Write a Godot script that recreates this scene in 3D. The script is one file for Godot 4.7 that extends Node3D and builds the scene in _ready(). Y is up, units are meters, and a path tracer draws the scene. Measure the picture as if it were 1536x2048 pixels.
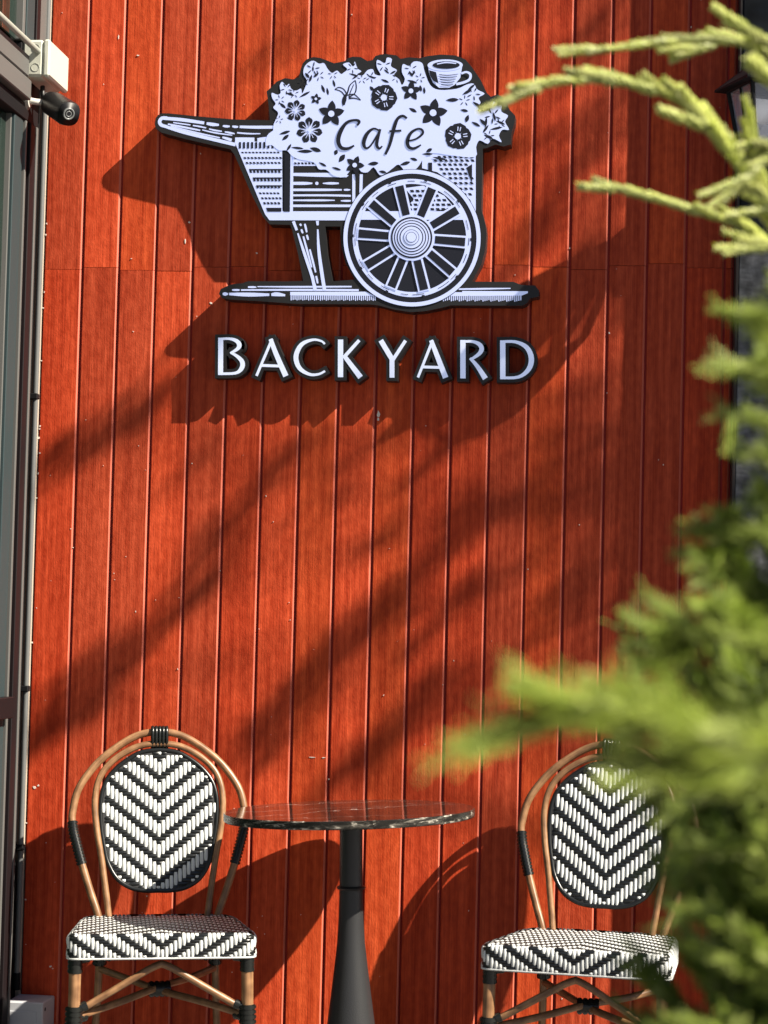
extends Node3D

# ---------------------------------------------------------------- mesh kit
class Mb:
	var v := PackedVector3Array()
	var n := PackedVector3Array()
	var t := PackedVector2Array()
	var c := PackedColorArray()
	var ix := PackedInt32Array()
	var tint := Color.WHITE

	func p(pos: Vector3, nor: Vector3, uv := Vector2.ZERO) -> int:
		v.append(pos)
		n.append(nor)
		t.append(uv)
		c.append(tint)
		return v.size() - 1

	func tri(a: int, b: int, d: int) -> void:      # counter-clockwise from outside; Godot wants clockwise
		ix.append(a)
		ix.append(d)
		ix.append(b)

	func quad(a: int, b: int, d: int, e: int) -> void:
		tri(a, b, d)
		tri(a, d, e)

	# a flat convex face turned so that it looks towards «out»; texture in metres
	func face(pts: Array, out: Vector3) -> void:
		var nor: Vector3 = (pts[1] - pts[0]).cross(pts[2] - pts[0])
		if nor.length_squared() < 1e-18 and pts.size() > 3:
			nor = (pts[2] - pts[0]).cross(pts[3] - pts[0])
		if nor.dot(out) < 0.0:
			pts.reverse()
			nor = -nor
		nor = nor.normalized()
		var a := nor.abs()
		var first := v.size()
		for q in pts:
			var uv := Vector2(q.x, q.y)
			if a.x > a.y and a.x > a.z:
				uv = Vector2(q.z, q.y)
			elif a.y > a.z:
				uv = Vector2(q.x, q.z)
			p(q, nor, uv)
		for k in range(1, pts.size() - 1):
			tri(first, first + k, first + k + 1)

	func box(ce: Vector3, si: Vector3, bev := 0.0, bas := Basis.IDENTITY) -> void:
		var h := si * 0.5
		var b := minf(bev, minf(h.x, minf(h.y, h.z)) * 0.9)
		for a in 3:
			var u := (a + 1) % 3
			var w := (a + 2) % 3
			for s in [-1.0, 1.0]:
				var pts := []
				for k in [[-1, -1], [1, -1], [1, 1], [-1, 1]]:
					var q := Vector3.ZERO
					q[a] = s * h[a]
					q[u] = k[0] * (h[u] - b)
					q[w] = k[1] * (h[w] - b)
					pts.append(ce + bas * q)
				var o := Vector3.ZERO
				o[a] = s
				face(pts, bas * o)
				if b > 0.0:
					for s2 in [-1.0, 1.0]:
						var e := []
						for k in [-1.0, 1.0]:
							var q := Vector3.ZERO
							q[a] = s * h[a]
							q[u] = s2 * (h[u] - b)
							q[w] = k * (h[w] - b)
							e.append(ce + bas * q)
						for k in [1.0, -1.0]:
							var q := Vector3.ZERO
							q[a] = s * (h[a] - b)
							q[u] = s2 * h[u]
							q[w] = k * (h[w] - b)
							e.append(ce + bas * q)
						var oo := Vector3.ZERO
						oo[a] = s
						oo[u] = s2
						face(e, bas * oo)
		if b > 0.0:
			for sx in [-1.0, 1.0]:
				for sy in [-1.0, 1.0]:
					for sz in [-1.0, 1.0]:
						var s := Vector3(sx, sy, sz)
						face([ce + bas * (s * Vector3(h.x, h.y - b, h.z - b)), ce + bas * (s * Vector3(h.x - b, h.y, h.z - b)), ce + bas * (s * Vector3(h.x - b, h.y - b, h.z))], bas * s)

	# a tube through the points; radii: one or one per point
	func tube(path: Array, radii: Array, sides := 10, caps := true, squash := 1.0) -> void:
		var m := path.size()
		var up := Vector3.UP
		var t0: Vector3 = (path[1] - path[0]).normalized()
		if absf(t0.dot(up)) > 0.9:
			up = Vector3.BACK
		var nn := (up - t0 * up.dot(t0)).normalized()
		var along := 0.0
		var first := v.size()
		for i in m:
			var tg: Vector3 = (path[mini(i + 1, m - 1)] - path[maxi(i - 1, 0)]).normalized()
			nn = (nn - tg * nn.dot(tg)).normalized()
			var bb := tg.cross(nn)
			var r: float = radii[mini(i, radii.size() - 1)]
			if i > 0:
				along += path[i].distance_to(path[i - 1])
			for k in sides + 1:
				var th := TAU * k / sides
				var dir := nn * cos(th) + bb * sin(th) * squash
				p(path[i] + dir * r, dir.normalized(), Vector2(float(k) / sides, along))
		for i in m - 1:
			for k in sides:
				var a := first + i * (sides + 1) + k
				quad(a, a + 1, a + sides + 2, a + sides + 1)
		if caps:
			for e in [0, m - 1]:
				var dirn: Vector3 = (path[0] - path[1]).normalized() if e == 0 else (path[m - 1] - path[m - 2]).normalized()
				var ce := p(path[e], dirn, Vector2.ZERO)
				var ring := []
				for k in sides:
					ring.append(p(v[first + e * (sides + 1) + k], dirn, Vector2.ZERO))
				for k in sides:
					if e == 0:
						tri(ce, ring[(k + 1) % sides], ring[k])
					else:
						tri(ce, ring[k], ring[(k + 1) % sides])

	# (radius, height) from the bottom up, round the y axis at «at»
	func lathe(prof: Array, at := Vector3.ZERO, sides := 32, smooth := true) -> void:
		var m := prof.size()
		for i in m - 1:
			var q0: Vector2 = prof[i]
			var q1: Vector2 = prof[i + 1]
			var seg := (q1 - q0).normalized()
			var pair := []
			for e in 2:
				var tgt := seg
				if smooth:
					var j := i + e
					var qa: Vector2 = prof[maxi(j - 1, 0)]
					var qb: Vector2 = prof[mini(j + 1, m - 1)]
					var other: Vector2 = ((prof[j] - qa).normalized() if e == 0 else (qb - prof[j]).normalized())
					if other.length() > 0.5 and other.dot(seg) > 0.75:
						tgt = (seg + other).normalized()
				pair.append(Vector2(tgt.y, -tgt.x))
			var first := v.size()
			for k in sides + 1:
				var th := TAU * k / sides
				var rad := Vector3(cos(th), 0, -sin(th))
				p(at + rad * q0.x + Vector3.UP * q0.y, rad * pair[0].x + Vector3.UP * pair[0].y, Vector2(float(k) / sides, q0.y))
				p(at + rad * q1.x + Vector3.UP * q1.y, rad * pair[1].x + Vector3.UP * pair[1].y, Vector2(float(k) / sides, q1.y))
			for k in sides:
				var a := first + k * 2
				quad(a, a + 2, a + 3, a + 1)

	# flat polygon (x, y) between z0 and z1; the back is left open when it stands on something
	func extrude(poly: PackedVector2Array, z0: float, z1: float, xf := Transform3D.IDENTITY, sides := true, back := false) -> void:
		var q := poly
		if Geometry2D.is_polygon_clockwise(q):
			q = q.duplicate()
			q.reverse()
		var tr := Geometry2D.triangulate_polygon(q)
		for i in range(0, tr.size(), 3):
			face([xf * Vector3(q[tr[i]].x, q[tr[i]].y, z1), xf * Vector3(q[tr[i + 1]].x, q[tr[i + 1]].y, z1), xf * Vector3(q[tr[i + 2]].x, q[tr[i + 2]].y, z1)], xf.basis.z)
			if back:
				face([xf * Vector3(q[tr[i]].x, q[tr[i]].y, z0), xf * Vector3(q[tr[i + 1]].x, q[tr[i + 1]].y, z0), xf * Vector3(q[tr[i + 2]].x, q[tr[i + 2]].y, z0)], -xf.basis.z)
		if sides:
			for i in q.size():
				var a := q[i]
				var b := q[(i + 1) % q.size()]
				var o := xf.basis * Vector3(b.y - a.y, a.x - b.x, 0)
				face([xf * Vector3(a.x, a.y, z0), xf * Vector3(b.x, b.y, z0), xf * Vector3(b.x, b.y, z1), xf * Vector3(a.x, a.y, z1)], o)

	func done() -> ArrayMesh:
		var a := []
		a.resize(Mesh.ARRAY_MAX)
		a[Mesh.ARRAY_VERTEX] = v
		a[Mesh.ARRAY_NORMAL] = n
		a[Mesh.ARRAY_TEX_UV] = t
		a[Mesh.ARRAY_COLOR] = c
		a[Mesh.ARRAY_INDEX] = ix
		var m := ArrayMesh.new()
		m.add_surface_from_arrays(Mesh.PRIMITIVE_TRIANGLES, a)
		return m

# ---------------------------------------------------------------- nodes
var taken := {}
var rng := RandomNumberGenerator.new()

func numbered(called: String) -> String:
	if not taken.has(called):
		taken[called] = 0
		return called
	taken[called] += 1
	return "%s_%03d" % [called, taken[called]]

func thing(called: String, label: String, category: String, at := Vector3.ZERO, turn := 0.0, group := "") -> Node3D:
	var o := Node3D.new()
	o.name = numbered(called)
	add_child(o)
	o.position = at
	o.rotation.y = turn
	o.set_meta("label", label)
	o.set_meta("category", category)
	if group:
		o.set_meta("group", group)
	return o

func part(called: String, mb: Mb, m: Material, parent: Node, label := "") -> MeshInstance3D:
	var o := MeshInstance3D.new()
	o.name = called
	o.mesh = mb.done()
	o.material_override = m
	parent.add_child(o, true)
	if label:
		o.set_meta("label", label)
	return o

func stuff(o: Node) -> void:
	o.set_meta("kind", "stuff")

func lin(r: float, g: float, b: float) -> Color:
	return Color(r, g, b).linear_to_srgb()

func mat(col: Color, rough := 0.6, metal := 0.0, spec := 0.5) -> StandardMaterial3D:
	var m := StandardMaterial3D.new()
	m.albedo_color = col
	m.roughness = rough
	m.metallic = metal
	m.metallic_specular = spec
	m.cull_mode = BaseMaterial3D.CULL_DISABLED
	return m

func noise(freq: float, seed_: int, oct := 4, ridged := false) -> FastNoiseLite:
	var f := FastNoiseLite.new()
	f.seed = seed_
	f.frequency = freq
	f.noise_type = FastNoiseLite.TYPE_SIMPLEX_SMOOTH
	f.fractal_octaves = oct
	if ridged:
		f.fractal_type = FastNoiseLite.FRACTAL_RIDGED
	return f

func grain(w: int, h: int, freq: float, seed_: int, from_h: int, oct := 4) -> PackedByteArray:
	var im := noise(freq, seed_, oct).get_seamless_image(w, from_h)
	im.convert(Image.FORMAT_L8)
	if from_h != h:
		im.resize(w, h, Image.INTERPOLATE_CUBIC)
	return im.get_data()

func tex(im: Image) -> ImageTexture:
	im.generate_mipmaps()
	return ImageTexture.create_from_image(im)

func smooth(pts: Array, per := 5) -> Array:
	var out := []
	var m := pts.size()
	for i in m - 1:
		var a = pts[maxi(i - 1, 0)]
		var b = pts[i]
		var c = pts[i + 1]
		var d = pts[mini(i + 2, m - 1)]
		for k in per:
			var s := float(k) / per
			out.append(b.cubic_interpolate(c, a, d, s))
	out.append(pts[m - 1])
	return out

# ---------------------------------------------------------------- materials
var M := {}

func make_materials() -> void:
	var W := 512
	var H := 1024
	var g1 := grain(W, H, 0.16, 11, 40, 3)
	var g2 := grain(W, H, 0.03, 12, 60, 3)
	var g3 := grain(W, H, 0.035, 13, H, 4)
	var g4 := grain(W, H, 0.14, 14, H, 2)
	var alb := PackedByteArray()
	var hei := PackedByteArray()
	var rou := PackedByteArray()
	alb.resize(W * H * 3)
	hei.resize(W * H)
	rou.resize(W * H)
	for i in W * H:
		var s := g1[i] / 255.0
		var b := g2[i] / 255.0
		var o := g3[i] / 255.0
		var f := g4[i] / 255.0
		var k := clampf(0.5 + (s - 0.5) * 0.62 + (b - 0.5) * 0.7 + (o - 0.5) * 0.5, 0.0, 1.0)
		var deep := smoothstep(0.66, 0.9, s) * 0.35
		alb[i * 3] = int(clampf(lerpf(160.0, 222.0, k) * (1.0 - deep * 0.45), 0, 255))
		alb[i * 3 + 1] = int(clampf(lerpf(50.0, 92.0, k) * (1.0 - deep * 0.7), 0, 255))
		alb[i * 3 + 2] = int(clampf(lerpf(22.0, 54.0, k) * (1.0 - deep * 0.8), 0, 255))
		hei[i] = int(clampf((0.36 * (1.0 - s) + 0.34 * o + 0.30 * f) * 255.0, 0, 255))
		rou[i] = int(clampf((0.44 + 0.3 * o + 0.1 * s) * 255.0, 0, 255))
	var ta := tex(Image.create_from_data(W, H, false, Image.FORMAT_RGB8, alb))
	var th := tex(Image.create_from_data(W, H, false, Image.FORMAT_L8, hei))
	var tr := tex(Image.create_from_data(W, H, false, Image.FORMAT_L8, rou))
	for k in 4:
		var m := mat([Color(1, 1, 1), Color(0.94, 0.90, 0.88), Color(0.90, 0.93, 0.98), Color(0.98, 1.0, 0.92)][k], 1.0)
		m.albedo_texture = ta
		m.metallic_specular = 0.28
		m.roughness_texture = tr
		m.heightmap_enabled = true
		m.heightmap_texture = th
		m.heightmap_scale = 0.10
		M["wall%d" % k] = m
	M.groove = mat(lin(0.34, 0.02, 0.015), 0.8)
	M.worn = mat(lin(0.55, 0.115, 0.065), 0.6)      # paint rubbed thin along the boards' edges
	M.chip = mat(lin(0.72, 0.66, 0.58), 0.8)
	# black marble
	var R := 768
	var va := noise(0.0042, 5, 3, true)
	var vb := noise(0.011, 6, 3, true)
	var vw := noise(0.012, 7, 3)
	var mar := PackedByteArray()
	mar.resize(R * R * 3)
	for y in R:
		for x in R:
			var wx := x * 0.75 + vw.get_noise_2d(x, y) * 34.0
			var wy := y * 1.25 + vw.get_noise_2d(x + 900, y) * 34.0
			var ra := pow(clampf(va.get_noise_2d(wx, wy) * 0.5 + 0.5, 0.0, 1.0), 8.0)
			var rb := pow(clampf(vb.get_noise_2d(wx * 1.1 + 300.0, wy) * 0.5 + 0.5, 0.0, 1.0), 10.0) * 0.5
			var kk := clampf(ra * 1.5 + rb, 0.0, 1.0)
			var i := (y * R + x) * 3
			mar[i] = int(lerpf(26.0, 222.0, kk))
			mar[i + 1] = int(lerpf(25.0, 214.0, kk))
			mar[i + 2] = int(lerpf(22.0, 200.0, kk))
	var tm := tex(Image.create_from_data(R, R, false, Image.FORMAT_RGB8, mar))
	var top_px := PackedByteArray()
	top_px.resize(512 * 512 * 3)
	var veins := []
	var vr := RandomNumberGenerator.new()
	vr.seed = 77
	for k in 11:
		var an := vr.randf_range(-0.25, 0.75)
		veins.append([Vector2(-sin(an), cos(an)), vr.randf_range(-180, 560), vr.randf_range(0.8, 2.2), vr.randf_range(0.5, 1.0)])
	for y in 512:
		for x in 512:
			var wob := vw.get_noise_2d(x * 0.8, y * 0.8) * 30.0
			var fine := vb.get_noise_2d(x, y) * 5.0
			var kk := 0.0
			for e in veins:
				var dd: float = absf(e[0].x * x + e[0].y * y - e[1] + wob + fine)
				if dd < 6.0:
					kk = maxf(kk, e[3] * clampf(1.25 - dd / e[2], 0.0, 1.0))
			var cl := clampf(vw.get_noise_2d(x * 2.0 + 50, y * 2.0) * 0.5 + 0.5, 0.0, 1.0)
			kk = maxf(kk * (0.35 + cl), 0.0)
			var i := (y * 512 + x) * 3
			top_px[i] = int(clampf(lerpf(34.0 + cl * 34.0, 224.0, kk), 0, 255))
			top_px[i + 1] = int(clampf(lerpf(26.0 + cl * 22.0, 214.0, kk), 0, 255))
			top_px[i + 2] = int(clampf(lerpf(22.0 + cl * 18.0, 204.0, kk), 0, 255))
	M.marble = mat(Color.WHITE, 0.10, 0.0, 0.55)
	M.marble.albedo_texture = tex(Image.create_from_data(512, 512, false, Image.FORMAT_RGB8, top_px))
	M.marble_edge = mat(Color.WHITE, 0.25)
	M.marble_edge.albedo_texture = tm
	M.marble_edge.metallic_specular = 0.4
	M.marble_edge.uv1_scale = Vector3(5.0, 9.0, 1)
	# rattan poles
	var r1 := grain(64, 512, 0.12, 21, 20, 3)
	var r2 := grain(64, 512, 0.02, 22, 512, 3)
	var ro := PackedByteArray()
	ro.resize(64 * 512 * 3)
	for i in 64 * 512:
		var k := clampf(0.5 + (r1[i] / 255.0 - 0.5) * 0.7 + (r2[i] / 255.0 - 0.5) * 0.9, 0.0, 1.0)
		ro[i * 3] = int(lerpf(102.0, 158.0, k))
		ro[i * 3 + 1] = int(lerpf(72.0, 119.0, k))
		ro[i * 3 + 2] = int(lerpf(48.0, 84.0, k))
	M.rattan = mat(Color(1, 1, 1), 0.38)
	M.rattan.albedo_texture = tex(Image.create_from_data(64, 512, false, Image.FORMAT_RGB8, ro))
	M.rattan.uv1_scale = Vector3(1, 1.7, 1)
	M.strand_white = mat(lin(0.60, 0.62, 0.61), 0.4)
	M.strand_black = mat(lin(0.009, 0.010, 0.010), 0.3)
	M.dark_core = mat(lin(0.02, 0.02, 0.022), 0.7)
	M.wrap = mat(lin(0.010, 0.011, 0.010), 0.25)
	# painted iron with fine pitting
	var pn := grain(256, 256, 0.2, 31, 256, 3)
	var pt := tex(Image.create_from_data(256, 256, false, Image.FORMAT_L8, pn))
	M.iron = mat(lin(0.022, 0.0225, 0.024), 0.4)
	M.iron.heightmap_enabled = true
	M.iron.heightmap_texture = pt
	M.iron.heightmap_scale = 0.04
	M.iron.uv1_scale = Vector3(2, 4, 1)
	# sign
	M.board = mat(lin(0.009, 0.009, 0.010), 0.5)
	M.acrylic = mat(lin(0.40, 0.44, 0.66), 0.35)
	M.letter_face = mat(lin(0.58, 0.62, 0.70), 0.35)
	for m in [M.acrylic, M.letter_face]:       # faint glow added to brighten the white faces where they are shaded
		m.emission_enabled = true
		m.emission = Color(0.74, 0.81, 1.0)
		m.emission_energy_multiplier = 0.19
	M.ink = mat(lin(0.008, 0.009, 0.016), 0.4)
	# shopfront
	M.alu = mat(lin(0.105, 0.104, 0.10), 0.5, 0.0, 0.35)
	M.alu_grey = mat(lin(0.026, 0.043, 0.047), 0.5, 0.0, 0.35)
	M.bronze = mat(lin(0.010, 0.007, 0.008), 0.5, 0.0, 0.3)
	M.gasket = mat(lin(0.005, 0.005, 0.006), 0.7, 0.0, 0.3)
	M.cream = mat(lin(0.40, 0.34, 0.27), 0.7)
	M.plastic = mat(lin(0.48, 0.49, 0.42), 0.5)
	M.plastic_dark = mat(lin(0.30, 0.31, 0.27), 0.6)
	M.pipe = mat(lin(0.12, 0.125, 0.125), 0.5)
	M.grey_box = mat(lin(0.42, 0.43, 0.46), 0.6)
	M.cam_black = mat(lin(0.009, 0.009, 0.010), 0.4)
	M.cam_pale = mat(lin(0.5, 0.48, 0.44), 0.4)
	M.lens = mat(lin(0.01, 0.01, 0.014), 0.05)
	M.lens_ring = mat(lin(0.16, 0.17, 0.17), 0.3)
	M.glass = mat(Color(0.10, 0.20, 0.17, 0.45), 0.03)
	M.glass.transparency = BaseMaterial3D.TRANSPARENCY_ALPHA
	M.room = mat(lin(0.02, 0.032, 0.028), 0.9)
	M.curtain = mat(lin(0.20, 0.25, 0.26), 0.9)
	# right-hand front
	var s1 := grain(256, 512, 0.05, 41, 90, 4)
	var s2 := grain(256, 512, 0.03, 42, 512, 4)
	var sb := PackedByteArray()
	sb.resize(256 * 512)
	for i in 256 * 512:
		sb[i] = int(clampf(170.0 + (s1[i] - 128.0) * 0.35 + (s2[i] - 128.0) * 0.5, 0, 255))
	var ts := tex(Image.create_from_data(256, 512, false, Image.FORMAT_L8, sb))
	M.slate = mat(lin(0.012, 0.018, 0.026), 0.6, 0.0, 0.3)
	M.slate.albedo_texture = ts
	M.stone = mat(lin(0.20, 0.205, 0.215), 0.8)
	M.stone.albedo_texture = ts
	M.stone.uv1_scale = Vector3(2, 2, 1)
	M.trim = mat(lin(0.018, 0.012, 0.010), 0.7)
	M.lamp_iron = mat(lin(0.011, 0.012, 0.014), 0.55, 0.0, 0.3)
	M.lamp_glass = mat(Color(0.75, 0.78, 0.85, 0.35), 0.06)
	M.lamp_glass.transparency = BaseMaterial3D.TRANSPARENCY_ALPHA
	M.globe = mat(lin(0.75, 0.74, 0.68), 0.4)
	# ground
	var gn := grain(256, 256, 0.05, 51, 256, 5)
	M.paving = mat(lin(0.13, 0.125, 0.12), 0.85)
	M.paving.heightmap_enabled = true
	M.paving.heightmap_texture = tex(Image.create_from_data(256, 256, false, Image.FORMAT_L8, gn))
	M.paving.heightmap_scale = 0.2
	# plants
	M.bark = mat(lin(0.09, 0.065, 0.045), 0.9)
	M.needle = mat(Color.WHITE, 0.5)
	M.needle.vertex_color_use_as_albedo = true
	M.needle.backlight_enabled = true
	M.needle.backlight = Color(0.7, 0.75, 0.4)
	M.leaf = mat(lin(0.07, 0.11, 0.03), 0.5)
	M.leaf.backlight_enabled = true
	M.leaf.backlight = Color(0.25, 0.35, 0.1)
	M.pot = mat(lin(0.2, 0.2, 0.2), 0.8)
	M.soil = mat(lin(0.03, 0.022, 0.016), 0.95)

# ---------------------------------------------------------------- the red wall
const PITCH := 0.10063
const X0 := -1.5197          # first groove
const LEFT := -1.627
const RIGHT := 0.2135

func red_wall() -> void:
	var wall := thing("red_cladding_wall", "red painted wall of narrow vertical boards behind the chairs and sign", "wall")
	var bk := Mb.new()
	bk.box(Vector3((LEFT + RIGHT) / 2, 1.72, -0.069), Vector3(RIGHT - LEFT, 3.44, 0.12))
	part("backing", bk, M.groove, wall)
	var edges := [LEFT]
	for i in 18:
		edges.append(X0 + PITCH * i)
	edges.append(RIGHT)
	for i in edges.size() - 1:
		var a: float = edges[i]
		var b: float = edges[i + 1]
		var seam: float = 2.147 + 0.007 * sin(i * 1.7) + i * 0.0012 + rng.randf_range(-0.002, 0.002)
		for row in 2:
			var y0: float = 0.03 if row == 0 else seam + 0.0012
			var y1: float = seam if row == 0 else 3.4
			var mb := Mb.new()
			var g := 0.0025
			var l: float = a + g
			var r: float = b - g
			var f := 0.0 + rng.randf_range(-0.0005, 0.0005)
			var du := rng.randf() * 3.0
			var dv := rng.randf() * 3.0
			var prof := [Vector2(l, -0.0088), Vector2(l, -0.0024), Vector2(l + 0.0012, -0.0005), Vector2(l + 0.0024, f), Vector2(r - 0.0052, f), Vector2(r - 0.0043, -0.0005), Vector2(r - 0.0004, -0.0046), Vector2(r, -0.0088)]
			var worn := Mb.new()
			for k in prof.size() - 1:
				var q0: Vector2 = prof[k]
				var q1: Vector2 = prof[k + 1]
				var d := (q1 - q0).normalized()
				var nor := Vector3(-d.y, 0, d.x)
				var uv := func(q: Vector2, y: float) -> Vector2: return Vector2((q.x + q.y) / 0.4 + du, y / 1.5 + dv)
				var to: Mb = worn if k == 4 or k == 5 else mb
				var i0 := to.p(Vector3(q0.x, y0, q0.y), nor, uv.call(q0, y0))
				var i1 := to.p(Vector3(q1.x, y0, q1.y), nor, uv.call(q1, y0))
				var i2 := to.p(Vector3(q1.x, y1, q1.y), nor, uv.call(q1, y1))
				var i3 := to.p(Vector3(q0.x, y1, q0.y), nor, uv.call(q0, y1))
				to.quad(i0, i1, i2, i3)
			for e in [y0, y1]:
				var cap := []
				for q in prof:
					cap.append(Vector3(q.x, e, q.y))
				mb.face(cap, Vector3.UP if e == y1 else Vector3.DOWN)
			var bo := part("board", mb, M["wall%d" % (rng.randi() % 4)], wall)
			part("worn_edge", worn, M.worn, bo)
	# nail heads along some grooves and flakes of missing paint
	var sp := Mb.new()
	var spots := [[-0.7072, 1.769, 5.0, 9.0], [-1.2305, 2.277, 3.0, 3.0], [-0.707, 1.755, 3, 5], [-1.606, 0.757, 5, 4], [-1.596, 0.762, 3, 3], [-1.24, 2.225, 2.0, 9], [-1.165, 2.06, 4, 3], [-1.548, 0.285, 4, 3], [-1.541, 0.28, 2, 2], [-0.86, 0.861, 9, 1.5], [-0.83, 0.861, 6, 1.2], [-1.045, 2.195, 3, 2.4], [-1.385, 2.73, 4, 2], [-1.44, 2.78, 1.6, 6], [-0.105, 1.99, 2, 3]]
	for k in 120:
		var s := rng.randf_range(0.6, 1.6)
		spots.append([rng.randf_range(LEFT + 0.01, RIGHT - 0.02), rng.randf_range(0.2, 2.9), s, s * rng.randf_range(0.6, 1.8)])
	for k in 14:
		spots.append([LEFT + rng.randf_range(0.0, 0.006), rng.randf_range(0.3, 2.3), rng.randf_range(1.5, 3.4), rng.randf_range(1.5, 3.4)])
	for s in spots:
		var poly := PackedVector2Array()
		var m := 7
		for k in m:
			var th := TAU * k / m
			var j := rng.randf_range(0.6, 1.15)
			poly.append(Vector2(s[0] + cos(th) * s[2] * 0.001 * j, s[1] + sin(th) * s[3] * 0.001 * j))
		sp.extrude(poly, -0.004, 0.0016)
	stuff(part("paint_chips", sp, M.chip, wall))

# ---------------------------------------------------------------- the sign
# the sign is drawn in its own units (about 1.33 mm), y down
const SU := Vector2(0.0013284, 0.0000034)
const SV := Vector2(0.0000329, -0.001327)
const SO := Vector2(-1.73615, 2.85780)

func sg(x: float, y: float) -> Vector2:
	return SO + SU * x + SV * y

func polys(a: Array) -> PackedVector2Array:
	var o := PackedVector2Array()
	for i in range(0, a.size(), 2):
		o.append(sg(a[i], a[i + 1]))
	return o

var lift := 0.0

func up(base: float) -> float:
	lift = fmod(lift + 0.00002, 0.0006)
	return base + lift

func flat(mb: Mb, a: Array, z: float) -> void:
	mb.extrude(polys(a), 0.0, up(z), Transform3D.IDENTITY, false)

# a stroke of changing width; [x, y, width, ...] in drawing units
func stroke(mb: Mb, a: Array, z: float, z0 := -1.0, grow := 0.0, soft := 4) -> void:
	var pts := []
	for i in range(0, a.size(), 3):
		pts.append(Vector3(a[i], a[i + 1], a[i + 2]))
	if pts.size() > 2 and soft > 1:
		pts = smooth(pts, soft)
	var m := pts.size()
	if grow > 0.0:
		var d0: Vector3 = pts[0] - pts[1]
		var d1: Vector3 = pts[m - 1] - pts[m - 2]
		pts[0] += Vector3(d0.x, d0.y, 0).normalized() * grow
		pts[m - 1] += Vector3(d1.x, d1.y, 0).normalized() * grow
	var zz := up(z)
	var L := []
	var R := []
	for i in m:
		var d: Vector3 = pts[mini(i + 1, m - 1)] - pts[maxi(i - 1, 0)]
		var nn: Vector2 = Vector2(-d.y, d.x).normalized() * (pts[i].z * 0.5 + grow)
		L.append(sg(pts[i].x + nn.x, pts[i].y + nn.y))
		R.append(sg(pts[i].x - nn.x, pts[i].y - nn.y))
	for i in m - 1:
		mb.face([Vector3(L[i].x, L[i].y, zz), Vector3(L[i + 1].x, L[i + 1].y, zz), Vector3(R[i + 1].x, R[i + 1].y, zz), Vector3(R[i].x, R[i].y, zz)], Vector3.BACK)
	if z0 > -0.5:
		for side in 2:
			var S: Array = L if side == 0 else R
			var T: Array = R if side == 0 else L
			for i in m - 1:
				var o := Vector3(S[i].x - T[i].x, S[i].y - T[i].y, 0)
				mb.face([Vector3(S[i].x, S[i].y, z0), Vector3(S[i + 1].x, S[i + 1].y, z0), Vector3(S[i + 1].x, S[i + 1].y, zz), Vector3(S[i].x, S[i].y, zz)], o)
		for e in [0, m - 1]:
			var o2: Vector3 = pts[0] - pts[1] if e == 0 else pts[m - 1] - pts[m - 2]
			mb.face([Vector3(L[e].x, L[e].y, z0), Vector3(R[e].x, R[e].y, z0), Vector3(R[e].x, R[e].y, zz), Vector3(L[e].x, L[e].y, zz)], Vector3(o2.x, -o2.y, 0))

func ring(mb: Mb, cx: float, cy: float, r0: float, r1: float, z: float, a0 := 0.0, a1 := TAU, seg := 64) -> void:
	var zz := up(z)
	var m := maxi(3, int(seg * (a1 - a0) / TAU))
	for i in m:
		var q := []
		for e in [[i, r0], [i + 1, r0], [i + 1, r1], [i, r1]]:
			var th: float = a0 + (a1 - a0) * e[0] / m
			var w := sg(cx + cos(th) * e[1], cy + sin(th) * e[1])
			q.append(Vector3(w.x, w.y, zz))
		if r0 <= 0.0:
			q.remove_at(1)
		mb.face(q, Vector3.BACK)

# a lens-shaped leaf or petal from (x, y) towards the angle
func petal(mb: Mb, x: float, y: float, ang: float, length: float, wid: float, z: float, blunt := 0.5) -> void:
	var a := []
	var c := cos(ang)
	var s := sin(ang)
	var m := 6
	for side in [1.0, -1.0]:
		for k in m:
			var u := float(k) / m if side > 0 else 1.0 - float(k) / m
			var w: float = pow(sin(PI * pow(u, blunt * 1.4 + 0.3)), 0.8) * wid * 0.5 * side
			a.append(x + c * u * length - s * w)
			a.append(y + s * u * length + c * w)
	flat(mb, a, z)

func flower(sign: Node, x: float, y: float, r: float, count: int, kind: String, turn := 0.0) -> void:
	var mb := Mb.new()
	var wb := Mb.new()
	for k in count:
		var a := turn + TAU * k / count
		if kind == "star":
			petal(mb, x + cos(a) * r * 0.12, y + sin(a) * r * 0.12, a, r * 0.92, r * 0.62, 0.0602, 0.32)
		elif kind == "round":
			petal(mb, x + cos(a) * r * 0.05, y + sin(a) * r * 0.05, a, r, r * 1.12, 0.0602, 1.0)
			for j in [-0.2, 0.2]:
				stroke(wb, [x + cos(a + j) * r * 0.42, y + sin(a + j) * r * 0.42, r * 0.06, x + cos(a + j * 0.7) * r * 0.74, y + sin(a + j * 0.7) * r * 0.74, r * 0.07], 0.0610)
		else:
			petal(mb, x + cos(a) * r * 0.2, y + sin(a) * r * 0.2, a + 0.12, r * 0.84, r * 0.58, 0.0602, 0.9)
			stroke(wb, [x + cos(a) * r * 0.2, y + sin(a) * r * 0.2, r * 0.05, x + cos(a + 0.1) * r * 0.66, y + sin(a + 0.1) * r * 0.66, r * 0.04], 0.0610)
	ring(wb, x, y, 0.0, r * (0.24 if kind != "wheel" else 0.12), 0.0612, 0.0, TAU, 20)
	var f := part("flower_print", mb, M.ink, sign)
	part("flower_centre", wb, M.acrylic, f)

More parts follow.
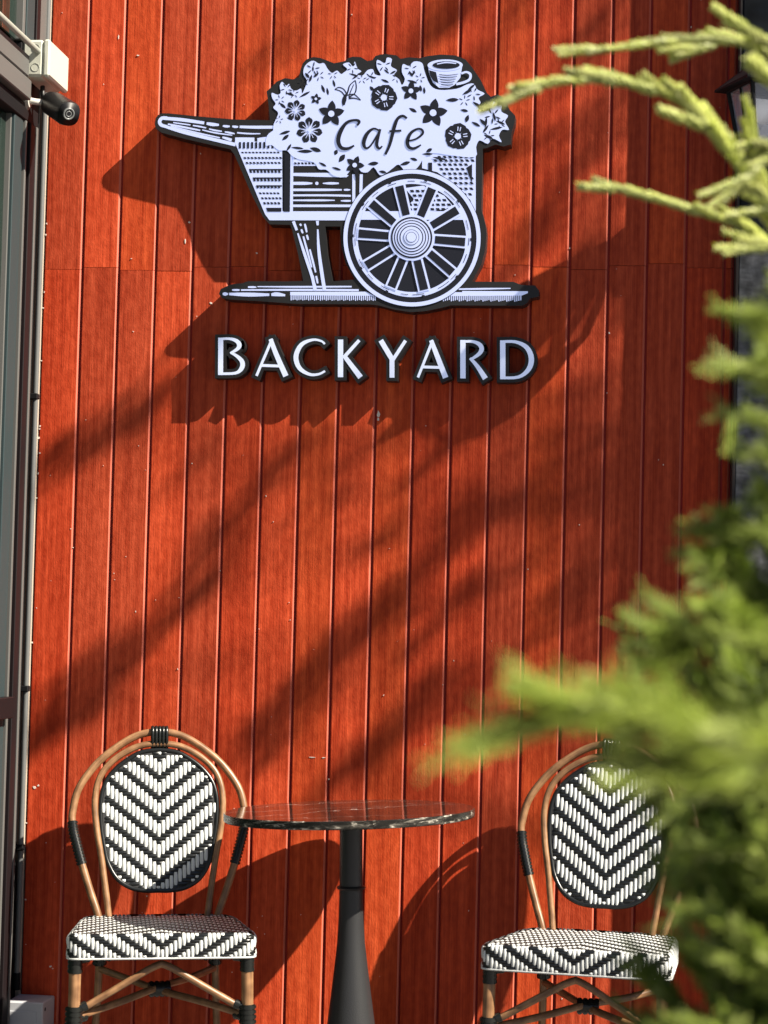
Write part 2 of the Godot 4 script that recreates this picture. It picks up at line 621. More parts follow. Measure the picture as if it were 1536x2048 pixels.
func cafe_sign() -> void:
	var s := thing("cafe_cart_sign", "black and white wall sign of a flower cart lettered Cafe", "sign")
	var b := Mb.new()
	var outline := [310, 257, 307, 248, 309, 236, 314, 229, 322, 226, 335, 226, 400, 233, 470, 239, 541, 241, 539, 217, 537, 200, 534, 183, 544, 174, 555, 163, 572, 156, 587, 159, 599, 155, 603, 138, 607, 127, 614, 119, 628, 114, 642, 116, 653, 120, 670, 127, 691, 123, 698, 117, 707, 114, 724, 115, 737, 123, 747, 121, 753, 113, 763, 110, 774, 109, 795, 112, 803, 119, 820, 116, 841, 118, 857, 114, 882, 111, 912, 113, 932, 121, 945, 137, 962, 162, 974, 188, 982, 196, 995, 191, 1007, 198, 1014, 212, 1020, 223, 1030, 234, 1029, 247, 1023, 267, 1021, 291, 1007, 295, 991, 291, 974, 298, 966, 299]
	outline += [965, 330, 963, 420, 971, 450, 973, 468, 971, 498, 963, 528, 948, 556, 944, 563, 1026, 563, 1041, 569, 1068, 570, 1076, 580, 1075, 592, 1059, 595, 1052, 605, 1043, 610, 903, 610, 880, 616, 850, 622, 823, 624, 790, 619, 760, 611, 742, 609, 599, 609, 521, 604, 461, 601, 446, 598, 439, 590, 443, 580, 456, 574, 467, 570, 487, 568, 498, 564, 573, 564, 609, 563]
	outline += [599, 512, 586, 460, 583, 451, 541, 450, 527, 434, 503, 387, 482, 338, 469, 309, 461, 299, 404, 286, 365, 277, 321, 265]
	# the opening between the cart's leg and its wheel, reached by a hair-thin slit so that it stays one outline
	var hole := [653, 454, 658, 510, 668, 563.5, 712, 560, 694, 528, 685, 495, 683, 454]
	var poly := polys(outline)
	var cut := polys(hole)
	var pieces := Geometry2D.clip_polygons(poly, polys([667.9, 500, 668.1, 500, 668.1, 640, 667.9, 640]))
	var big: PackedVector2Array = pieces[0]
	for q in pieces:
		if q.size() > big.size():
			big = q
	pieces = Geometry2D.clip_polygons(big, cut)
	big = pieces[0]
	for q in pieces:
		if q.size() > big.size():
			big = q
	b.extrude(big, 0.004, 0.058, Transform3D.IDENTITY, true, true)
	part("board", b, M.board, s)

	# cart: bed, handle, leg and the plank it stands on
	var w := Mb.new()
	var k := Mb.new()
	var zw := 0.0584
	var zk := 0.0592
	stroke(w, [333, 235.5, 6, 322, 236, 7, 317, 243, 7, 321, 250, 7, 332, 253, 6], zw)
	stroke(w, [322, 236, 6, 360, 239, 7, 408, 246, 6], zw)
	stroke(w, [413, 247, 5, 425, 249, 7, 438, 250, 4], zw)
	stroke(w, [446, 252, 3, 453, 253, 5, 460, 253, 3], zw)
	stroke(w, [465, 253, 3, 471, 254, 5, 477, 254, 3], zw)
	stroke(w, [480, 254, 5, 510, 255, 6, 552, 255, 6], zw)
	stroke(w, [321, 250, 6, 365, 264, 7, 430, 280, 7, 472, 290, 7], zw)
	stroke(w, [334, 248, 3, 360, 253, 4, 400, 261, 3], zw)
	stroke(w, [345, 245, 2.4, 366, 248, 2.6, 380, 250, 2.4], zw)
	stroke(w, [385, 251, 2.4, 398, 253, 3, 412, 256, 2.4], zw)
	stroke(w, [418, 258, 2.4, 430, 261, 3.4, 444, 263, 2.4], zw)
	stroke(w, [340, 252, 2.4, 390, 265, 3, 440, 276, 2.4], zw)
	stroke(w, [404, 260, 2, 430, 266, 3, 465, 271, 2], zw)
	stroke(w, [450, 264, 2.4, 460, 266, 4, 470, 268, 2.4], zw)
	stroke(w, [475, 266, 3, 500, 268, 3, 522, 268, 2], zw)
	stroke(w, [445, 275, 3, 452, 277, 5, 464, 281, 6], zw)
	stroke(w, [471, 280, 9, 490, 280, 9, 510, 280, 8], zw)
	stroke(w, [516, 281, 8, 530, 280, 10, 560, 278, 12], zw)
	flat(w, [470, 284, 566, 284, 567, 442, 541, 442, 532, 430, 503, 362, 486, 322], zw)
	flat(w, [585, 309, 642, 309, 642, 333, 585, 333], zw)
	flat(w, [560, 424, 735, 424, 735, 442, 560, 442], zw)
	for i in 10:
		stroke(k, [481 + i * 8.2, 285, 4.5, 481 + i * 8.2, 298, 4.5], zk)
	var rows := [[306, 3.0], [317, 4.0], [327, 4.0], [343, 8.0], [360, 8.0], [375, 6.0], [388, 3.6], [398, 4.0], [408, 4.6]]
	for r in rows:
		var y: float = r[0]
		var x: float = 483 + (y - 306) * 0.44
		while x < 562:
			var h: float = r[1] * 0.5
			flat(k, [x, y - h, x + 4.6, y - h, x + 6.6, y + h, x + 2, y + h], zk)
			x += 7.2
		if h_thick(r[1]):
			stroke(k, [485 + (y - 306) * 0.44, y - r[1] * 0.3, 3.0, 566, y - r[1] * 0.3, 3.0], zk)
	flat(k, [534, 417, 565, 417, 565, 425, 537, 425], zk)
	flat(k, [571, 305, 583, 312, 582, 425, 570, 425], zk)
	stroke(w, [586, 310, 6, 585, 425, 6], zw)
	for y in [317, 328]:
		var x := 590.0
		while x < 634:
			flat(k, [x, y - 2, x + 4.5, y - 2, x + 6, y + 2, x + 1.5, y + 2], zk)
			x += 7.0
	flat(w, [588, 347, 668, 347, 700, 352, 695, 356, 640, 355, 588, 353], zw)
	stroke(w, [588, 368, 6, 612, 368, 6, 627, 368, 3], zw)
	ring(w, 636, 368, 0, 3.4, zw, 0, TAU, 12)
	stroke(w, [648, 368, 2, 664, 368, 5, 680, 368, 3], zw)
	stroke(w, [588, 381, 5, 650, 381, 5, 686, 381, 3], zw)
	stroke(w, [690, 381, 3, 697, 381, 4, 703, 381, 2], zw)
	stroke(w, [588, 392, 4, 660, 392, 4, 704, 393, 4], zw)
	stroke(w, [588, 402, 3, 640, 402, 4, 672, 402, 2], zw)
	stroke(w, [684, 403, 2, 695, 403, 4, 704, 403, 3], zw)
	stroke(w, [588, 413, 5, 650, 413, 5, 706, 413, 5], zw)
	for y in [386, 397, 407]:
		for i in 3:
			flat(k, [590 + i * 8, y - 2, 596 + i * 8, y - 2, 598 + i * 8, y + 2, 592 + i * 8, y + 2], zw + 0.0005)
	stroke(w, [710, 350, 6, 710, 405, 6], zw)
	stroke(w, [725, 350, 6, 724, 392, 6], zw)
	# leg
	stroke(w, [589, 444, 6, 596, 462, 5], zw)
	stroke(w, [598, 468, 3, 612, 510, 6, 627, 555, 6, 633, 582, 7], zw)
	stroke(w, [637, 443, 6, 638, 452, 4], zw)
	stroke(w, [638, 460, 3, 640, 500, 6, 646, 545, 7, 652, 582, 7], zw)
	for q in [[602, 449, 605, 453], [605, 460, 608, 468], [609, 474, 626, 536], [612, 449, 616, 466], [616, 471, 619, 481], [622, 500, 634, 546], [628, 552, 630, 561], [635, 553, 638, 568], [631, 566, 634, 577]]:
		stroke(w, [q[0], q[1], 3.4, (q[0] + q[2]) / 2.0, (q[1] + q[3]) / 2.0, 4.2, q[2], q[3], 3], zw)
	# plank
	stroke(w, [447, 590, 4, 452, 590, 7, 458, 590, 3], zw)
	stroke(w, [460, 590, 5, 500, 591, 8, 541, 591, 5], zw)
	stroke(w, [545, 591, 5, 556, 590, 8, 573, 592, 4], zw)
	stroke(w, [466, 582, 3, 474, 582, 4, 481, 582, 3], zw)
	stroke(w, [484, 582, 3, 600, 581, 4, 720, 581, 4], zw)
	stroke(w, [498, 576, 3, 508, 576, 4, 515, 576, 2], zw)
	stroke(w, [517, 575, 2, 600, 575, 3.4, 706, 574, 3], zw)
	flat(w, [583, 585, 735, 584, 750, 592, 583, 592], zw)
	flat(w, [905, 584, 1040, 584, 1054, 582, 1054, 585, 1042, 590, 890, 592], zw)
	stroke(w, [918, 578, 3, 970, 577, 3.4, 1020, 576, 2], zw)
	stroke(w, [925, 583, 3, 985, 583, 3, 1054, 583, 3], zw)
	for i in 44:
		var x := 585.0 + i * 3.9
		if x < 756:
			stroke(w, [x, 591, 2.0, x, 602.0 - (i % 3) * 0.8, 2.0], zw)
	for i in 40:
		var x := 888.0 + i * 3.9
		if x < 1042:
			stroke(w, [x, 590, 2.0, x, 602.0 - (i % 4) * 0.9, 2.0], zw)
	# far side of the bed, woven
	flat(w, [846, 308, 952, 304, 952, 430, 940, 430, 930, 398, 905, 366, 876, 346, 846, 338], zw)
	flat(k, [934, 337, 945, 330, 945, 368, 938, 352], zk)
	flat(k, [858, 327, 866, 327, 866, 345, 858, 343], zk)
	for r in [[316, 876, 940], [323, 868, 945], [331, 876, 930], [340, 880, 934], [349, 886, 936], [358, 898, 942], [368, 908, 942], [379, 918, 944], [390, 926, 944], [402, 934, 944]]:
		var x: float = r[1]
		while x < r[2]:
			flat(k, [x, r[0] - 2.4, x + 6, r[0] - 2.4, x + 9, r[0] + 2.4, x + 3, r[0] + 2.4], zk)
			x += 10.5
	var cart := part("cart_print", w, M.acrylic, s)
	stuff(cart)
	stuff(part("hatching", k, M.ink, cart))

	# wheel
	var wk := Mb.new()
	var ww := Mb.new()
	var wk2 := Mb.new()
	var cx := 825.6
	var cy := 477.0
	ring(wk, cx, cy, 0, 137, 0.0600, 0, TAU, 96)
	ring(ww, cx, cy, 128, 136, 0.0607, 0, TAU, 96)
	ring(ww, cx, cy, 107.5, 117.5, 0.0607, 0, TAU, 96)
	for i in 30:
		var a := TAU * i / 30 + 0.1 * sin(i * 2.3)
		ring(wk2, cx, cy, 112.4, 113.6, 0.0614, a, a + 0.13)
		if i % 3 == 0:
			ring(wk2, cx, cy, 115.5, 119.0, 0.0614, a, a + 0.05)
	flat(ww, [729, 424, 922, 424, 927, 441, 724, 441], 0.0607)
	flat(ww, [812, 378, 848, 373, 890, 393, 909, 416, 858, 426, 808, 426, 830, 400], 0.0607)
	for r in [[384, 822, 870], [393, 816, 880], [402, 820, 888], [411, 818, 898], [420, 818, 905]]:
		var x: float = r[1]
		while x < r[2]:
			flat(wk2, [x, r[0] - 2.4, x + 7, r[0] - 2.4, x + 9, r[0] + 2.4, x + 2, r[0] + 2.4], 0.0614)
			x += 11.0
	for i in 10:
		var a := deg_to_rad(4.5 + 36.0 * i)
		var d := Vector2(cos(a), sin(a))
		stroke(ww, [cx + d.x * 42, cy + d.y * 42, 23, cx + d.x * 108.5, cy + d.y * 108.5, 25], 0.0620)
		stroke(wk2, [cx + d.x * 46, cy + d.y * 46, 15, cx + d.x * 106, cy + d.y * 106, 17], 0.0627)
	for q in [[45.5, 1], [41, 0], [37.5, 1], [34.5, 0], [32.5, 1], [29, 0], [27, 1], [23.5, 0], [21.5, 1], [15.5, 0], [14.5, 1], [10.5, 0], [9.5, 1]]:
		ring(ww if q[1] == 1 else wk2, cx, cy, 0, q[0], 0.0640 + 0.0002 * (46 - q[0]), 0, TAU, 48)
	var wh := part("wheel_print", wk, M.ink, s)
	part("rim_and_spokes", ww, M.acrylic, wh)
	part("spoke_ink", wk2, M.ink, wh)

	# flowers spilling over the bed
	var f := Mb.new()
	var fm := [548, 262, 549, 250, 554, 238, 558, 226, 548, 216, 553, 208, 546, 197, 545, 186, 556, 190, 563, 186, 561, 172, 566, 164, 574, 172, 580, 168, 584, 178, 594, 182, 604, 178, 606, 188, 612, 176, 616, 162, 609, 150, 610, 136, 618, 126, 629, 122, 640, 128, 650, 127, 657, 138, 666, 147, 676, 142, 684, 149, 690, 146, 697, 139, 688, 130, 700, 126, 708, 134, 712, 124, 717, 138, 725, 144, 716, 150, 728, 152, 737, 142, 748, 140, 752, 150, 764, 152, 756, 136, 757, 121, 772, 128, 776, 117, 786, 120, 784, 134, 796, 142, 790, 152, 800, 160, 806, 172, 812, 160, 806, 146, 808, 130, 820, 134, 830, 125, 846, 128, 851, 145, 862, 172, 880, 182, 915, 180, 934, 172]
	fm += [948, 170, 956, 182, 970, 190, 958, 198, 962, 208, 956, 216, 964, 224, 980, 222, 988, 206, 996, 214, 1004, 212, 1003, 226, 1016, 234, 1010, 246, 1018, 262, 1005, 262, 998, 274, 1003, 287, 985, 279, 976, 290, 960, 283, 953, 296, 951, 316, 905, 313, 868, 308, 850, 317, 842, 330, 832, 341, 815, 346, 800, 331, 788, 338, 776, 347, 762, 352, 750, 336, 738, 346, 725, 345, 716, 334, 702, 344, 690, 356, 670, 353, 655, 341, 640, 340, 630, 326, 600, 320, 585, 312, 575, 302, 560, 302, 545, 291, 533, 292, 536, 272]
	var fs := []
	for i in range(0, fm.size(), 2):
		fs.append(Vector2(fm[i], fm[i + 1]))
	fs.append(fs[0])
	fs = smooth(fs, 3)
	var fl := []
	for i in fs.size() - 1:
		fl.append_array([fs[i].x, fs[i].y])
	flat(f, fl, 0.0593)
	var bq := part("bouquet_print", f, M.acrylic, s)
	var d := Mb.new()
	for q in [[612, 146, 0.9, 14, 6], [626, 150, 1.9, 16, 5], [640, 146, 2.4, 14, 5], [628, 132, 1.6, 12, 4], [600, 196, -0.5, 26, 5], [572, 186, 0.3, 20, 5], [560, 206, 0.7, 18, 6], [575, 236, 0.4, 14, 4], [645, 170, 1.2, 18, 6], [656, 176, 1.4, 16, 5], [668, 160, 1.3, 16, 5], [700, 148, 0.3, 20, 4], [706, 160, -0.6, 16, 4], [742, 174, 0.9, 12, 7], [737, 152, 0.4, 18, 4], [770, 140, 0.7, 14, 4], [764, 160, 0.4, 18, 5], [782, 150, -0.5, 14, 4], [820, 144, 1.0, 14, 5], [832, 142, 2.0, 14, 4], [816, 162, 0.3, 22, 5], [842, 172, 1.4, 14, 6], [850, 176, 1.5, 14, 5], [893, 203, -0.05, 26, 8], [922, 222, 0.2, 16, 6], [938, 232, 1.9, 16, 8], [944, 246, 0.5, 20, 6], [926, 192, -0.5, 22, 6], [936, 184, -0.7, 20, 5], [946, 206, 0.6, 22, 6], [960, 240, 0.8, 20, 7], [974, 236, 1.7, 22, 5], [986, 226, 1.3, 20, 5], [992, 244, 0.4, 20, 5], [980, 262, -0.2, 26, 5], [968, 272, 0.4, 20, 6], [978, 252, 2.2, 20, 5], [820, 218, 0.5, 18, 7], [672, 312, -1.2, 12, 8], [680, 326, -0.9, 20, 10], [560, 270, -0.3, 24, 6], [566, 282, -0.7, 18, 7], [584, 296, 0.1, 26, 5], [596, 304, 0.0, 32, 7], [622, 297, 0.3, 24, 9], [575, 304, -1.0, 18, 5], [738, 330, -0.1, 22, 8], [802, 332, -0.3, 22, 7], [822, 318, 0.3, 16, 6], [846, 310, 0.0, 22, 5], [866, 316, 0.2, 30, 5], [760, 344, 0.2, 16, 6], [640, 326, 0.5, 18, 5], [716, 340, 1.6, 20, 7], [854, 306, -0.5, 14, 7], [666, 336, 0.3, 20, 5]]:
		petal(d, q[0], q[1], q[2], q[3], q[4], 0.0601, 0.6)
	for q in [[628, 138, 11], [575, 178, 10], [707, 137, 9], [770, 132, 11], [824, 140, 10], [842, 158, 8], [948, 190, 11], [986, 234, 13], [1000, 250, 9], [610, 164, 8], [562, 200, 8], [640, 152, 9], [668, 150, 8], [744, 156, 9], [964, 216, 9], [930, 204, 9], [978, 274, 9], [590, 188, 8], [560, 240, 7], [726, 160, 8], [795, 158, 8]]:
		var turn: float = q[0] * 0.37
		for i in 5:
			var a := turn + TAU * i / 5.0
			petal(d, q[0] + cos(a) * q[2] * 0.35, q[1] + sin(a) * q[2] * 0.35, a, q[2] * 0.95, q[2] * 0.24, 0.0601, 0.6)
	# lily
	for q in [[[690, 211, 5, 692, 195, 3, 684, 184, 2.4, 672, 180, 2], [672, 180, 2, 680, 176, 2.4, 690, 180, 2.4, 696, 190, 2.4], [692, 200, 4, 698, 185, 3, 702, 172, 2.4, 713, 162, 2], [713, 162, 2, 715, 175, 2.4, 712, 188, 2.4, 700, 196, 3], [696, 192, 2.4, 710, 190, 2.4, 720, 198, 2, 724, 202, 1.6], [700, 198, 4, 712, 198, 2.4, 724, 202, 1.6], [700, 196, 2, 703, 186, 2, 710, 170, 1.6]]]:
		for a in q:
			stroke(d, a, 0.0601)
	petal(d, 688, 214, -1.35, 26, 9, 0.0601)
	stuff(part("leaf_ink", d, M.ink, bq))
	flower(s, 593, 222, 21, 7, "wheel", 0.3)
	flower(s, 621, 262, 26, 7, "wheel", 0.1)
	flower(s, 634, 199, 11, 5, "star", -1.4)
	flower(s, 665, 229, 26, 5, "star", -1.5)
	flower(s, 868, 228, 28, 5, "star", -1.4)
	flower(s, 824, 184, 20, 5, "star", -1.5)
	flower(s, 712, 332, 19, 5, "star", -1.2)
	flower(s, 770, 197, 26, 5, "round", -1.2)
	flower(s, 917, 275, 26, 5, "round", -1.4)

	# coffee cup on top
	var cw := Mb.new()
	var ck := Mb.new()
	var el := []
	var el2 := []
	for i in 28:
		var a := TAU * i / 28
		el.append_array([892 + cos(a) * 35, 133 + sin(a) * 11.5])
		el2.append_array([894 + cos(a) * 27, 133 + sin(a) * 7.6])
	flat(cw, [858, 134, 926, 134, 922, 158, 911, 172, 900, 178, 880, 178, 868, 168, 861, 152], 0.0601)
	flat(cw, el, 0.0608)
	flat(ck, el2, 0.0615)
	stroke(cw, [876, 131, 2, 894, 128, 2.4, 914, 130, 2], 0.0622)
	flat(ck, [860, 143, 874, 147, 879, 170, 868, 164, 862, 154], 0.0622)
	for i in 5:
		stroke(ck, [880 + i, 152 + i * 5, 1.6, 898, 153.5 + i * 5, 1.6, 918 - i * 2.4, 151 + i * 5, 1.0], 0.0615)
	stroke(cw, [924, 150, 4, 934, 147, 4, 942, 152, 5, 940, 162, 5, 928, 168, 5, 914, 171, 5], 0.0608)
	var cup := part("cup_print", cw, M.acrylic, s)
	part("cup_ink", ck, M.ink, cup)

	# Cafe
	for L in [
		[[717, 253, 3, 721, 245, 5, 712, 242, 4, 696, 247, 5, 684, 264, 7, 679, 283, 7, 685, 297, 6, 698, 299, 5, 711, 293, 3]],
		[[762, 264, 3, 750, 259, 3.4, 737, 269, 6, 730, 287, 6.4, 734, 298, 4, 744, 293, 3, 757, 272, 2.6], [763, 260, 4, 758, 277, 5.6, 756, 292, 5.4, 761, 299, 4, 767, 294, 2.4]],
		[[773, 311, 4, 782, 291, 5, 791, 256, 6, 798, 239, 5, 808, 234, 4.4, 816, 239, 3.6], [781, 264.6, 3.6, 805, 263.4, 3.6]],
		[[818, 284, 3, 834, 280, 3, 847, 270, 4, 846, 262, 4, 837, 260, 3.4, 824, 268, 5, 817, 284, 6, 820, 296, 5.4, 830, 299, 4.4, 844, 292, 2.6]],
	]:
		var mb := Mb.new()
		for a in L:
			var bold := []
			for i in a.size():
				bold.append(a[i] * 1.22 if i % 3 == 2 else a[i])
			stroke(mb, bold, 0.0612)
		part("letter", mb, M.ink, s)

func h_thick(h: float) -> bool:
	return h > 5.0

# ---------------------------------------------------------------- letters
func wall_letters() -> void:
	var q := func(X: float, Y: float) -> Vector2: return Vector2(400 + X / 2.194, 640 + Y / 2.194)
	var set_ := [
		["B", "letter B, first of the black-edged white letters under the cart sign", [[91, 80, 22, 91, 244, 22], [84, 86, 10, 130, 84, 11, 162, 94, 17, 174, 112, 20, 164, 130, 15, 134, 148, 9], [134, 144, 9, 166, 162, 15, 187, 186, 20, 184, 214, 19, 156, 235, 12, 84, 238, 11]]],
		["A", "letter A between letters B and C on red wall", [[319, 84, 12, 250, 246, 11], [312, 84, 18, 336, 148, 21, 380, 246, 24], [272, 200, 12, 356, 202, 12]]],
		["C", "letter C between letters A and K on red wall", [[551, 104, 9, 535, 91, 9, 497, 86, 11, 448, 108, 18, 424, 160, 21, 440, 210, 19, 484, 237, 13, 524, 236, 10, 552, 222, 9]]],
		["K", "letter K between letters C and Y on red wall", [[620, 84, 23, 620, 248, 23], [702, 86, 14, 636, 160, 15], [634, 152, 18, 708, 248, 24]]],
		["Y", "letter Y between letters K and A on red wall", [[796, 86, 22, 848, 172, 22], [904, 86, 14, 848, 172, 15], [845, 162, 21, 845, 248, 21]]],
		["A", "letter A between letters Y and R on red wall", [[1022, 84, 12, 958, 246, 11], [1015, 84, 18, 1040, 148, 21, 1078, 246, 24], [976, 200, 12, 1058, 202, 12]]],
		["R", "letter R between letters A and D on red wall", [[1153, 82, 23, 1153, 248, 23], [1146, 89, 10, 1194, 88, 12, 1224, 100, 18, 1234, 120, 20, 1222, 142, 16, 1188, 166, 10], [1184, 160, 12, 1216, 196, 18, 1250, 248, 24]]],
		["D", "letter D, last letter of the word at its right end", [[1325, 82, 23, 1325, 250, 23], [1316, 88, 11, 1380, 88, 13, 1428, 112, 20, 1448, 158, 23, 1436, 206, 20, 1392, 240, 13, 1316, 244, 11]]],
	]
	for e in set_:
		var t := thing("sign_letter", e[1], "sign letter", Vector3.ZERO, 0.0, "white letters with thick black edges on the red wall")
		var body := Mb.new()
		var fac := Mb.new()
		lift = 0.0
		for a in e[2]:
			var px := []
			for i in range(0, a.size(), 3):
				var w: Vector2 = q.call(a[i], a[i + 1])
				px.append_array([w.x, w.y, a[i + 2] / 2.194])
			stroke(body, px, 0.0455, 0.001, 6.6)
			stroke(fac, px, 0.0466, 0.0450, 0.0)
		part("body", body, M.board, t)
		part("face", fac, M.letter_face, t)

# ---------------------------------------------------------------- chairs
# little raised strand on a surface given by at.call(u, v) -> Vector3; u0..u1, v0..v1 its extent
func strand(mb: Mb, at, u0: float, u1: float, v0: float, v1: float, h: float, out: Vector3, lengthwise_v: bool) -> void:
	var nu := 3 if lengthwise_v else 4
	var nv := 4 if lengthwise_v else 3
	var first := mb.v.size()
	var pts := []
	for j in nv + 1:
		for i in nu + 1:
			var a := float(i) / nu
			var b := float(j) / nv
			var across := a if lengthwise_v else b
			var along := b if lengthwise_v else a
			var hh := h * pow(sin(PI * clampf(across, 0.04, 0.96)), 0.6) * (0.25 + 0.75 * pow(sin(PI * clampf(along, 0.03, 0.97)), 0.35))
			var c := absf(along - 0.5) * 2.0
			var pinch := 1.0 - 0.28 * pow(c, 6.0)
			var uu := lerpf(u0, u1, a)
			var vv := lerpf(v0, v1, b)
			if lengthwise_v:
				uu = (u0 + u1) * 0.5 + (uu - (u0 + u1) * 0.5) * pinch
			else:
				vv = (v0 + v1) * 0.5 + (vv - (v0 + v1) * 0.5) * pinch
			var base: Vector3 = at.call(uu, vv, hh)
			pts.append(base)
	for j in nv + 1:
		for i in nu + 1:
			var a: Vector3 = pts[j * (nu + 1) + mini(i + 1, nu)] - pts[j * (nu + 1) + maxi(i - 1, 0)]
			var b: Vector3 = pts[mini(j + 1, nv) * (nu + 1) + i] - pts[maxi(j - 1, 0) * (nu + 1) + i]
			var nn := a.cross(b).normalized()
			if nn.dot(out) < 0:
				nn = -nn
			mb.p(pts[j * (nu + 1) + i], nn)
	var flip: bool = (pts[1] - pts[0]).cross(pts[nu + 1] - pts[0]).dot(out) < 0
	for j in nv:
		for i in nu:
			var a := first + j * (nu + 1) + i
			if flip:
				mb.quad(a, a + nu + 1, a + nu + 2, a + 1)
			else:
				mb.quad(a, a + 1, a + nu + 2, a + nu + 1)

# chevron weave: white strands over four rows and under two, stepping one row per column away from the middle
func weave(white: Mb, black: Mb, at, inside, c0: int, c1: int, r0: int, r1: int, cw: float, rh: float, h: float, out, shift := 0, over := 4) -> void:
	for c in range(c0, c1 + 1):
		var kk := absi(c)
		var start := -999
		for r in range(r0, r1 + 2):
			var ph := posmod(r + kk + shift, 6)
			var on: bool = r <= r1 and ph < over and inside.call(c * cw, (r + 0.5) * rh)
			if on and ph == 0 and start > -999:
				strand(white, at, (c - 0.43) * cw, (c + 0.43) * cw, start * rh + 0.0010, r * rh - 0.0010, h, out.call(c * cw, r * rh), true)
				start = -999
			if on and start == -999:
				start = r
			elif not on and start > -999:
				strand(white, at, (c - 0.43) * cw, (c + 0.43) * cw, start * rh + 0.0010, r * rh - 0.0010, h, out.call(c * cw, r * rh), true)
				start = -999
	for r in range(r0, r1 + 1):
		var start := -999
		for c in range(c0, c1 + 2):
			var ph := posmod(r + absi(c) + shift, 6)
			var on: bool = c <= c1 and ph >= over and inside.call(c * cw, (r + 0.5) * rh)
			if on and start == -999:
				start = c
			elif not on and start > -999:
				strand(black, at, (start - 0.6) * cw, (c - 0.4) * cw, r * rh + 0.0002, (r + 1) * rh - 0.0002, h * 0.75, out.call(c * cw, r * rh), false)
				start = -999

func back_z(y: float) -> float:
	return -0.30 + (0.928 - y) * 0.235

func bumpy(path: Array, r: float, amp: float, rings: int) -> Array:
	# path resampled so that each winding of the binding bulges
	var pts := []
	var rad := []
	var total := 0.0
	for i in path.size() - 1:
		total += path[i].distance_to(path[i + 1])
	var m := rings * 6
	for k in m + 1:
		var s := total * k / m
		var i := 0
		while i < path.size() - 2 and s > path[i].distance_to(path[i + 1]):
			s -= path[i].distance_to(path[i + 1])
			i += 1
		pts.append(path[i].lerp(path[i + 1], clampf(s / maxf(path[i].distance_to(path[i + 1]), 1e-6), 0, 1)))
		rad.append(r + amp * sqrt(absf(sin(PI * k / 6.0))))
	return [pts, rad]

func seat_outline() -> Array:
	# from the middle of the front edge to the right, round the back and home; straight sides and round corners
	var o := []
	var fw := 0.224
	var bw := 0.188
	var zf := 0.20
	var zb := -0.20
	var corners := [[fw, zf, 0.035], [bw, zb, 0.085], [-bw, zb, 0.085], [-fw, zf, 0.035]]
	o.append(Vector2(0, zf))
	for i in 4:
		var c := Vector2(corners[i][0], corners[i][1])
		var prev := Vector2(corners[i - 1][0], corners[i - 1][1]) if i > 0 else Vector2(0, zf)
		var nxt := Vector2(corners[i + 1][0], corners[i + 1][1]) if i < 3 else Vector2(0, zf)
		var a: Vector2 = c + (prev - c).normalized() * corners[i][2]
		var b: Vector2 = c + (nxt - c).normalized() * corners[i][2]
		for k in 9:
			var s := k / 8.0
			o.append(a.lerp(c, s).lerp(c.lerp(b, s), s))
	o.append(Vector2(0, zf))
	return o

